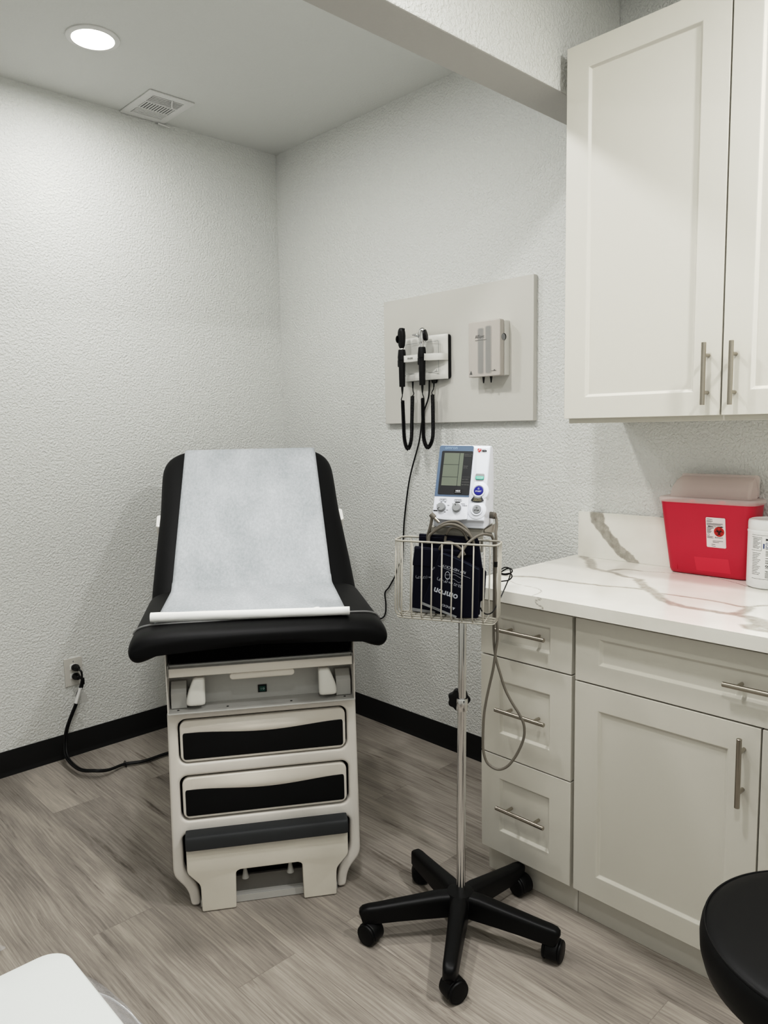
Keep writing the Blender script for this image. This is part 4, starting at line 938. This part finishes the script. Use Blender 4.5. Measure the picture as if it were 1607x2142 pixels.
link('screen_text', join_meshes([ft('READY TO', .0042, .0672, .1648, .0049), ft('MEASURE', .0042, .0672, .1605, .0049), ft('PULSE', .0042, .0672, .1335, .0049), ft('LEVEL', .0042, .0672, .129, .0049), ft('BATTERY', .0040, .0668, .0986, .0049), ft('CHARGING', .0040, .0668, .0916, .0049), ft('EXTERNAL', .0040, .0668, .0845, .0049), fp([(.0665, .1048), (.0862, .1048), (.0862, .1053), (.0665, .1053)], .0048, .0003)]), M_inkg, bz, smooth=False)
hb_ = link('hide_button', fp(rrect(.0503, .0618, .0688, .0718, .0015), .0045, .0018, .0005), M_black, bz)
link('button_text', join_meshes([ft('HIDE', .0052, .0595, .0675, .0065, 'CENTER', .0002), fp([(.052, .0633), (.067, .0633), (.067, .0638), (.052, .0638)], .0063, .0003)]), M_whiteink, hb_, smooth=False)
link('brand_lettering', ft('omron', .0118, .0148, .1826, .0040), M_bluink, bl, smooth=False)
link('panel_text', join_meshes([ft('P-SET', .0055, .0234, .0436, .0034, 'CENTER'), ft('MODE', .0055, .0615, .0436, .0034, 'CENTER'), ft('CHECK', .0042, .0725, .0306, .0034), ft('MANU.', .0036, .0695, .035, .0034), ft('AVG.', .0036, .0475, .0345, .0034), ft('100', .0036, .0065, .030, .0034), ft('120', .0036, .0165, .038, .0034), ft('180', .0036, .0265, .038, .0034), ft('220', .0036, .0355, .030, .0034), ft('260', .0036, .0335, .0178, .0034), ft('280', .0036, .0285, .0125, .0034),
    fp(rrect(.0015, .0137, .0118, .0167, .0008), .0032, .0003), fp(rrect(.0548, .0376, .0675, .0405, .0008), .0032, .0003)] +
    [fp(rrect(c-.0098, .0402, c+.0098, .0470, .003), .0032, .0003, 0, [rrect(c-.0093, .0407, c+.0093, .0465, .0025)]) for c in (.0234, .0615)]), M_ink, MO, smooth=False)
for (u, w), ang in (((.0213, .0243), 225), ((.0605, .0243), 110)):
    kb = link('selector_knob', lathe([(.0112, 0), (.0112, .004), (.0104, .009), (.0095, .0102), (0, .0104)], 32, on(FF, u, w, .0031)), M_grey, MO)
    a = radians(ang); link('pointer', plate([(.0040*cos(a)-.0008*sin(a), .0040*sin(a)+.0008*cos(a)), (.0040*cos(a)+.0008*sin(a), .0040*sin(a)-.0008*cos(a)), (.0094*cos(a)+.0008*sin(a), .0094*sin(a)-.0008*cos(a)), (.0094*cos(a)-.0008*sin(a), .0094*sin(a)+.0008*cos(a))], [], .0004, 0, on(FF, u, w, .0134)), M_ink, kb, smooth=False)
for (u, w), R_, m_, txt, nm, tm in (((.1105, .0715), .0118, M_startb, 'START', 'start_button', M_whiteink), ((.1102, .0222), .0100, M_grey, 'STOP', 'stop_button', M_ink)):
    bs = link('button_boss', lathe([(R_+.0055, -.004), (R_+.0052, .0008), (R_+.0042, .0022), (R_+.0022, .0024), (R_+.0008, .001), (R_, .0002), (R_, -.004)], 40, on(FF, u, w, .0)), M_whitem, MO)
    link('side_bulge', lathe([(R_+.0135, -.03), (R_+.0142, -.006), (R_+.013, -.0015), (R_+.010, -.0006), (0, -.0006)], 40, on(FF, u, w, .0)), M_whitem, bs)
    bt = link(nm, lathe([(R_-.0004, -.004), (R_-.0004, .0018), (R_-.0012, .0026), (0, .003)], 36, on(FF, u, w, 0)), m_, bs)
    link('button_text', join_meshes([ft(txt, .0052, u, w-.0022, .0032, 'CENTER', .0001), plate([(.0022*cos(t), .0022*sin(t)) for t in [2*pi*i/16 for i in range(16)]], [[(.0017*cos(t), .0017*sin(t)) for t in [2*pi*i/16 for i in range(16)]]], .0003, 0, on(FF, u, w+.0045, .0030)), plate([(-.0003, 0), (.0003, 0), (.0003, .0028), (-.0003, .0028)], [], .0003, 0, on(FF, u, w+.0045, .0030))]), tm, bt, smooth=False)
ob_ = link('power_button', fp(rrect(.0995, .1003, .1212, .1165, .003), -.001, .0022, .0007), M_grey, MO)
link('button_cap', fp(rrect(.0999, .1006, .1208, .1095, .003), .0006, .0016, .0005), M_teal, ob_)
link('button_text', join_meshes([ft('ON/OFF', .0045, .11035, .1042, .0022, 'CENTER', .0001), fp([(.101, .1077), (.1197, .1077), (.1197, .1081), (.101, .1081)], .0021, .0003)]), M_whiteink, ob_, smooth=False)
def fan(r0, r1, cx, cy, a0, a1): return [(cx+r1*cos(radians(a0+(a1-a0)*i/12)), cy+r1*sin(radians(a0+(a1-a0)*i/12))) for i in range(13)]+[(cx+r0*cos(radians(a1-(a1-a0)*i/12)), cy+r0*sin(radians(a1-(a1-a0)*i/12))) for i in range(13)]
fan_ = link('cancel_button', fp(fan(.0165, .031, .1097, .0725, 238, 302), .0003, .0012, .0003), M_bezel, MO)
link('fan_highlight', fp(fan(.0168, .0205, .1097, .0725, 243, 297), .0013, .0004), M_grey, fan_, smooth=False)
link('button_text', join_meshes([ft('INFLATION', .0036, .1097, .0495, .0018, 'CENTER'), ft('INTERRUPTION', .0030, .1097, .0455, .0018, 'CENTER')]), M_yelink, fan_, smooth=False)
ht = rounded([(0, -.0055), (.0052, .0005), (.0042, .0045), (.0018, .0048), (0, .003), (-.0018, .0048), (-.0042, .0045), (-.0052, .0005)], .0012, 3)
link('heart_emblem', plate(ht, [], .0003, 0, on(FF, .1030, .1782, .0004)), M_redink, MO, smooth=False)
link('heart_arrow', plate([(-.003, -.002), (-.0005, .001), (.0005, -.001), (.0035, .0032), (.0025, .0036), (.0003, .0008), (-.0006, .0028), (-.004, -.0015)], [], .0003, 0, on(FF, .103, .1782, .0007)), M_whiteink, MO, smooth=False)
link('sense_lettering', join_meshes([ft('Intelli', .0045, .1088, .1797, .0005), ft('SENSE', .0042, .1100, .1765, .0005, 'LEFT', .0004)]), M_ink, MO, smooth=False)
pl = link('port_plug', rod(TM @ Vector((.054, .004, 1.153)), TM @ Vector((.0685, -.002, 1.152)), .0085, 18, None, .001), M_hose, MO)

# cuffs folded in the basket
def cuff_plane(n): return basis((0, n, 0), (1, 0, 0), (0, 0, 1))
def cuff(label, poly, n, th, r, folds):
    t = thing('blood_pressure_cuff', label, 'cuff', HF, 'blood pressure cuffs in the basket')
    link('bladder_panel', plate(rounded(poly, r, 3), [], th, min(.004, th*.3), cuff_plane(n)), M_navy, t)
    for f, dn, dth in folds: link('folded_flap', plate(rounded(f, .003, 3), [], dth, .0012, cuff_plane(n+dn)), M_navy, t)
    return t
def hose(par, pts, r=.0037, name='air_hose', M=None, m_=None):
    return link(name, tube(pts, r, 8, 10), m_ or M_hose, par)
cf1 = cuff('navy cuff standing tallest at the back of the wire basket', [(-.112, .9105), (.049, .9105), (.050, .945), (.060, .951), (.063, 1.021), (.053, 1.030), (.043, 1.094), (.038, 1.106), (-.110, 1.1075)], -.0745, .009, .003, [([(-.108, 1.06), (.036, 1.06), (.036, 1.099), (-.108, 1.1025)], -.0095, .0025)])
hose(cf1, [(-.0845, -.088, 1.085), (-.085, -.09, 1.104), (-.080, -.094, 1.119), (-.0745, -.098, 1.139), (-.072, -.1, 1.1545)])
pg = link('hose_plug', rod((-.0755, -.1, 1.161), (-.0655, -.1, 1.1515), .0068, 16, None, .001), M_hose, cf1)
link('plug_barrel', rod((-.067, -.1, 1.153), (-.0535, -.1, 1.1405), .0034, 14, None, .0006), M_nickel, pg)
hose(cf1, [(-.084, -.09, 1.09), (-.081, -.09, 1.104), (-.074, -.09, 1.114), (-.058, -.09, 1.128), (-.04, -.09, 1.139), (-.022, -.09, 1.143), (-.007, -.09, 1.141), (.009, -.09, 1.13), (.020, -.088, 1.116), (.028, -.087, 1.095)])
hose(cf1, [(-.080, -.100, 1.088), (-.079, -.1, 1.104), (-.072, -.1, 1.113), (-.055, -.1, 1.126), (-.037, -.1, 1.135), (-.019, -.1, 1.137), (-.001, -.1, 1.132), (.017, -.1, 1.12), (.029, -.098, 1.105), (.034, -.096, 1.088)])
cf2 = cuff('navy cuff standing upright at the left of the basket behind the lettered cuff', [(-.121, .9105), (.0, .9105), (.0, 1.0745), (-.116, 1.0785)], -.0935, .0125, .004, [([(-.119, 1.03), (-.02, 1.03), (-.02, 1.071), (-.114, 1.0745)], -.0128, .002)])
hose(cf2, [(-.041, -.088, 1.088), (-.04, -.087, 1.1), (-.037, -.087, 1.112), (-.029, -.087, 1.124), (-.017, -.087, 1.128), (-.001, -.087, 1.123), (.008, -.087, 1.113), (.016, -.088, 1.098)], .0034)
link('hose_band', rod((-.0385, -.087, 1.106), (-.0375, -.087, 1.1095), .0043, 12), M_black, cf2)
hose(cf2, [(-.048, -.113, 1.076), (-.044, -.119, 1.083), (-.034, -.1215, 1.093), (-.022, -.1215, 1.096), (-.008, -.1215, 1.091), (.008, -.1205, 1.080), (.016, -.117, 1.066)], .0034)
C2 = lambda u, w: basis((u, -.1062, w), (-1, 0, -.04), (.04, 0, -1), (0, -1, 0))
def ctext(F, s, size, bold=0.): return text_mesh(s, size, .0003, 'CENTER', F, bold=bold)
link('cuff_print', join_meshes([ctext(C2(-.068, 1.042), 'HEM-CL19', .0105), plate([(-.099, 1.0335), (-.05, 1.036), (-.05, 1.0366), (-.099, 1.0341)], [], .0003, 0, cuff_plane(-.1061)), ctext(C2(-.078, 1.002), '32-42 cm (13"-17")', .0085), plate([(-.066, 1.022), (-.061, 1.028), (-.064, 1.03), (-.069, 1.02)], [[(-.0655, 1.0235), (-.0625, 1.0275), (-.064, 1.0285), (-.0675, 1.0215)]], .0003, 0, cuff_plane(-.1061))]), M_print, cf2, smooth=False)
link('index_strip', plate([(-.119, .9135), (-.06, .9115), (-.058, .915), (-.062, .9175), (-.119, .9215)], [], .0005, 0, cuff_plane(-.1061)), M_grey, cf2, smooth=False)
c3 = [(-.088, .938), (.002, .9105), (.0545, .9145), (.055, 1.0375), (.0, 1.0625), (-.034, 1.0705), (-.045, 1.066), (-.063, 1.005)]
cf3 = cuff('navy cuff with upside-down white lettering at the front of the basket', c3, -.1205, .0125, .004, [])
XD, YD = Vector((-.968, 0, .25)), Vector((-.25, 0, -.968))
C3 = lambda u, w: basis((u, -.1331, w), XD, YD, (0, -1, 0))
pr3 = [ctext(C3(-.0265, .970), 'omron', .0225, .0005), ctext(C3(-.006, 1.0325), 'REF HEM-CR19', .0092), ctext(C3(-.018, .9985), '22-32 cm (9"-13")', .0088), ctext(C3(-.026, .9395), 'INDEX', .0085), plate([(-.0035, -.003), (.0035, -.003), (0, .0045)], [], .0003, 0, C3(-.006, .9345))]
LN = lambda p, q, h=.0006: plate([p, q, (q[0], q[1]+h), (p[0], p[1]+h)], [], .0003, 0, cuff_plane(-.133))
pr3 += [LN((-.047, 1.038), (.034, 1.012)), LN((-.028, 1.0165), (-.004, 1.0185)), LN((-.004, 1.0185), (.012, 1.010)), LN((-.026, 1.008), (-.006, 1.007)), LN((-.006, 1.007), (.006, .999)), LN((.006, .999), (.011, 1.002)), LN((.011, 1.002), (.012, 1.010))]
el = lambda r, s: [(-.0225+r*cos(t)*.75, 1.0155+r*sin(t)*1.2) for t in [2*pi*i/24 for i in range(24)]]
pr3.append(plate(el(.0085, 1), [el(.0072, 1)], .0003, 0, cuff_plane(-.133)))
link('cuff_print', join_meshes(pr3), M_print, cf3, smooth=False)
link('index_strip', plate([(-.0865, .9385), (.0005, .9115), (.0025, .9165), (-.0855, .945)], [], .0005, 0, cuff_plane(-.1331)), M_grey, cf3, smooth=False)
link('range_text', ctext(basis((-.05, -.1337, .9305), XD, YD, (0, -1, 0)), 'RANGE', .0065), M_ink, cf3, smooth=False)
link('seam', join_meshes([LN((-.034, 1.068), (-.001, 1.058), .0005), LN((-.001, 1.058), (.054, 1.035), .0005)]), M_blue, cf3, smooth=False)
HP = [(.0705, -.0035, 1.150), (.0725, -.005, 1.141), (.076, -.02, 1.13), (.0795, -.05, 1.116), (.0815, -.0575, 1.098), (.0825, -.0595, 1.056), (.0825, -.0595, 1.014), (.0825, -.0595, .993), (.084, -.0585, .951), (.0865, -.0585, .909), (.0915, -.06, .855), (.0875, -.06, .814), (.083, -.062, .771), (.075, -.062, .729), (.067, -.062, .685), (.062, -.062, .642), (.061, -.062, .578), (.064, -.062, .546), (.075, -.062, .52), (.1, -.062, .508), (.124, -.062, .519), (.144, -.061, .547), (.159, -.06, .582), (.165, -.06, .608), (.163, -.06, .635), (.151, -.06, .66), (.13, -.06, .691), (.113, -.06, .723), (.1, -.06, .761), (.0885, -.058, .797), (.082, -.054, .834), (.080, -.0525, .875), (.0795, -.0525, .93), (.079, -.053, .975), (.078, -.055, 1.038), (.077, -.0575, 1.08), (.073, -.063, 1.106), (.065, -.074, 1.1125), (.053, -.088, 1.115), (.036, -.1, 1.107), (.02, -.114, 1.092), (.009, -.122, 1.073), (.001, -.1265, 1.057)]
AH = thing('air_hose', 'long grey rubber air hose looping below the basket in front of drawers', 'hose', HF)
hose(AH, HP, .0034, 'hose')
link('hose_sleeve', tube([(.0825, -.0592, 1.044), (.0825, -.0592, 1.031)], .0048, 1, 12, False), M_black, AH)
link('cuff_fitting', rod((.004, -.1262, 1.062), (-.0035, -.1285, 1.05), .0044, 12, None, .0008), M_hose, AH)
AC = thing('adapter_cable', 'thin black cable coiled in small loops at the right of the basket', 'cable', HF)
link('cable', tube([(.052, -.085, .93), (.056, -.092, .925), (.069, -.1, .9195), (.083, -.09, .924), (.095, -.062, .95), (.107, -.03, .985), (.110, .0, 1.0), (.106, .02, 1.013), (.092, .025, 1.015), (.080, .02, 1.006), (.085, .02, .998), (.100, .02, .998), (.112, .018, 1.006), (.110, .02, 1.013), (.098, .028, 1.012), (.082, .028, 1.001), (.092, .024, .9985), (.107, .022, 1.001), (.112, .02, .993), (.104, .02, .984), (.09, .02, .980), (.076, .02, .978)], .0016, 8, 7), M_black, AC)

# ------------------------------------------------------------------ stool
SO = thing('stool', 'round black vinyl stool seat in the lower right corner before the cabinet', 'stool', Matrix.Translation((-1.0887, -2.8925, 0)))
link('seat_cushion', lathe([(0, .488), (.17, .488), (.19, .492), (.202, .505), (.2075, .525), (.2085, .545), (.2065, .560), (.2025, .5685), (.2008, .5698), (.1995, .5695), (.198, .571), (.19, .5755), (.17, .579), (.12, .5815), (.06, .582), (0, .582)], 96), M_stoolv, SO, auto=180)
link('seat_piping', sweep(bmesh.new(), [(.2015*cos(2*pi*i/96), .2015*sin(2*pi*i/96), .5695) for i in range(96)], circ(.0021, 6), True), M_stoolv, SO)
link('gas_column', lathe([(.025, .08), (.025, .3), (.014, .3), (.014, .488), (0, .488)], 20), M_chrome, SO)
bm = bmesh.new()
lathe([(0, .05), (.035, .05), (.035, .085), (0, .085)], 24, None, bm)
for k in range(5):
    a = radians(20+72*k); sweep(bm, [polar(.02, a, .068), polar(.15, a, .06), polar(.26, a, .05)], rrect(-.02, -.012, .02, .012, .006, 3), scale=[1, .85, .6], up=(0, 0, 1)); lathe([(0, .0005), (.018, .0005), (.018, .03), (.01, .05), (0, .05)], 16, Matrix.Translation(polar(.245, a, 0)), bm)
link('star_base', bm, M_caster, SO)

# ------------------------------------------------------------------ white table in the near left corner and loose plastic
OT = thing('overbed_table', 'white rounded-corner tabletop in the lower left corner', 'table', Matrix.Translation((-2.345, -2.66, 0)))
link('tabletop', plate(rrect(-.29, -.36, .3085, .3785, .03, 8), [], .022, .004, Matrix.Translation((0, 0, .7285)), 3), M_tabletop, OT)
link('column', B(((-.04, -.03, .03), (.04, .03, .7285))), M_tbl2, OT, bevel=.004)
link('floor_base', B(((-.2, -.25, .0005), (.05, -.2, .03)), ((-.2, .12, .0005), (.05, .17, .03)), ((-.2, -.25, .0005), (-.14, .17, .03)), ((-.15, -.03, .0005), (.04, .03, .03))), M_tbl2, OT)
bm = bmesh.new(); g = []
prof = [(-2.0345, .727), (-2.018, .716), (-2.0, .704), (-1.993, .697), (-1.991, .690), (-1.996, .68), (-2.012, .655), (-2.02, .62), (-2.035, .58), (-2.07, .55)]
for i in range(61):
    y = -2.29-.55*i/60; row = []
    for k, (x, z) in enumerate(prof):
        w = .004+.008*min(1, k/4); f = min(1, .4+i/16)
        xx = -2.0345+(x+2.0345)*(f if k < 6 else 1)
        row.append(bm.verts.new((xx+w*noise.noise(Vector((y*14, k*.35, 0)))*(k > 0), y+.012*noise.noise(Vector((k*.9, 2, y*6))), z+w*noise.noise(Vector((y*14, k*.35, 5)))*(k > 0))))
    g.append(row)
for a, b in zip(g, g[1:]):
    for k in range(len(prof)-1): bm.faces.new([a[k], b[k], b[k+1], a[k+1]])
edge_pts = [r[4].co.copy() for r in g]
PB = link('plastic_cover', bm, M_bag, None, auto=180); link('folded_edge', tube(edge_pts[::2], .0013, 2, 6), mat('film_fold', (225, 225, 226), .2, alpha=.65), PB); tag(PB, 'clear plastic film hanging from the right edge of the white tabletop', 'plastic film')
bm = bmesh.new(); g = []
for i in range(19):
    row = []
    for j in range(19):
        x, y = -1.955+.16*i/18, -1.12+.13*j/18
        row.append(bm.verts.new((x+.01*noise.noise(Vector((y*30, 1, 2))), y+.01*noise.noise(Vector((x*30, 4, 2))), .004+.022*abs(noise.noise(Vector((x*22, y*22, 3))))+.01*abs(noise.noise(Vector((x*60, y*60, 7)))))))
    g.append(row)
for a, b in zip(g, g[1:]):
    for k in range(18): bm.faces.new([a[k], b[k], b[k+1], a[k+1]])
PW = link('plastic_wrap', bm, M_bag, None, auto=180); tag(PW, 'crumpled clear plastic wrap on the floor at the left edge', 'plastic film')

# ------------------------------------------------------------------ camera, world, colour
cam = bpy.data.cameras.new('camera'); co = bpy.data.objects.new('camera', cam); COL.objects.link(co)
f_ = Vector((sin(YAW)*cos(PITCH), cos(YAW)*cos(PITCH), -sin(PITCH))); r_ = RH; u_ = r_.cross(f_)
r2 = r_*cos(ROLL)+u_*sin(ROLL); u2 = r2.cross(f_)
m = Matrix((r2, u2, -f_)).transposed().to_4x4(); m.translation = Vector((-2.3405, -3.1891, 1.3776)); co.matrix_world = m
cam.sensor_fit = 'VERTICAL'; cam.sensor_height = 24.; cam.lens = 24.*1576.83/2142; cam.clip_start = .02
SC.camera = co
w = bpy.data.worlds.new('world'); SC.world = w; w.use_nodes = True
w.node_tree.nodes['Background'].inputs[0].default_value = (.9, .95, 1, 1); w.node_tree.nodes['Background'].inputs[1].default_value = .05
SC.view_settings.view_transform = 'Standard'; SC.view_settings.look = 'None'; SC.view_settings.exposure = 0.02; SC.view_settings.gamma = 1.
SC.view_settings.use_curve_mapping = True
cm = SC.view_settings.curve_mapping; cm.extend = 'EXTRAPOLATED'; cv = cm.curves[3]
CP = [(0, 0), (.02, .008), (.06, .037), (.16, .14), (.36, .368), (.62, .59), (1, .77)]
while len(cv.points) < len(CP): cv.points.new(.5, .5)
for p_, q_ in zip(cv.points, CP): p_.location = q_
cm.update()
try: SC.cycles.use_denoising = True
except Exception: pass
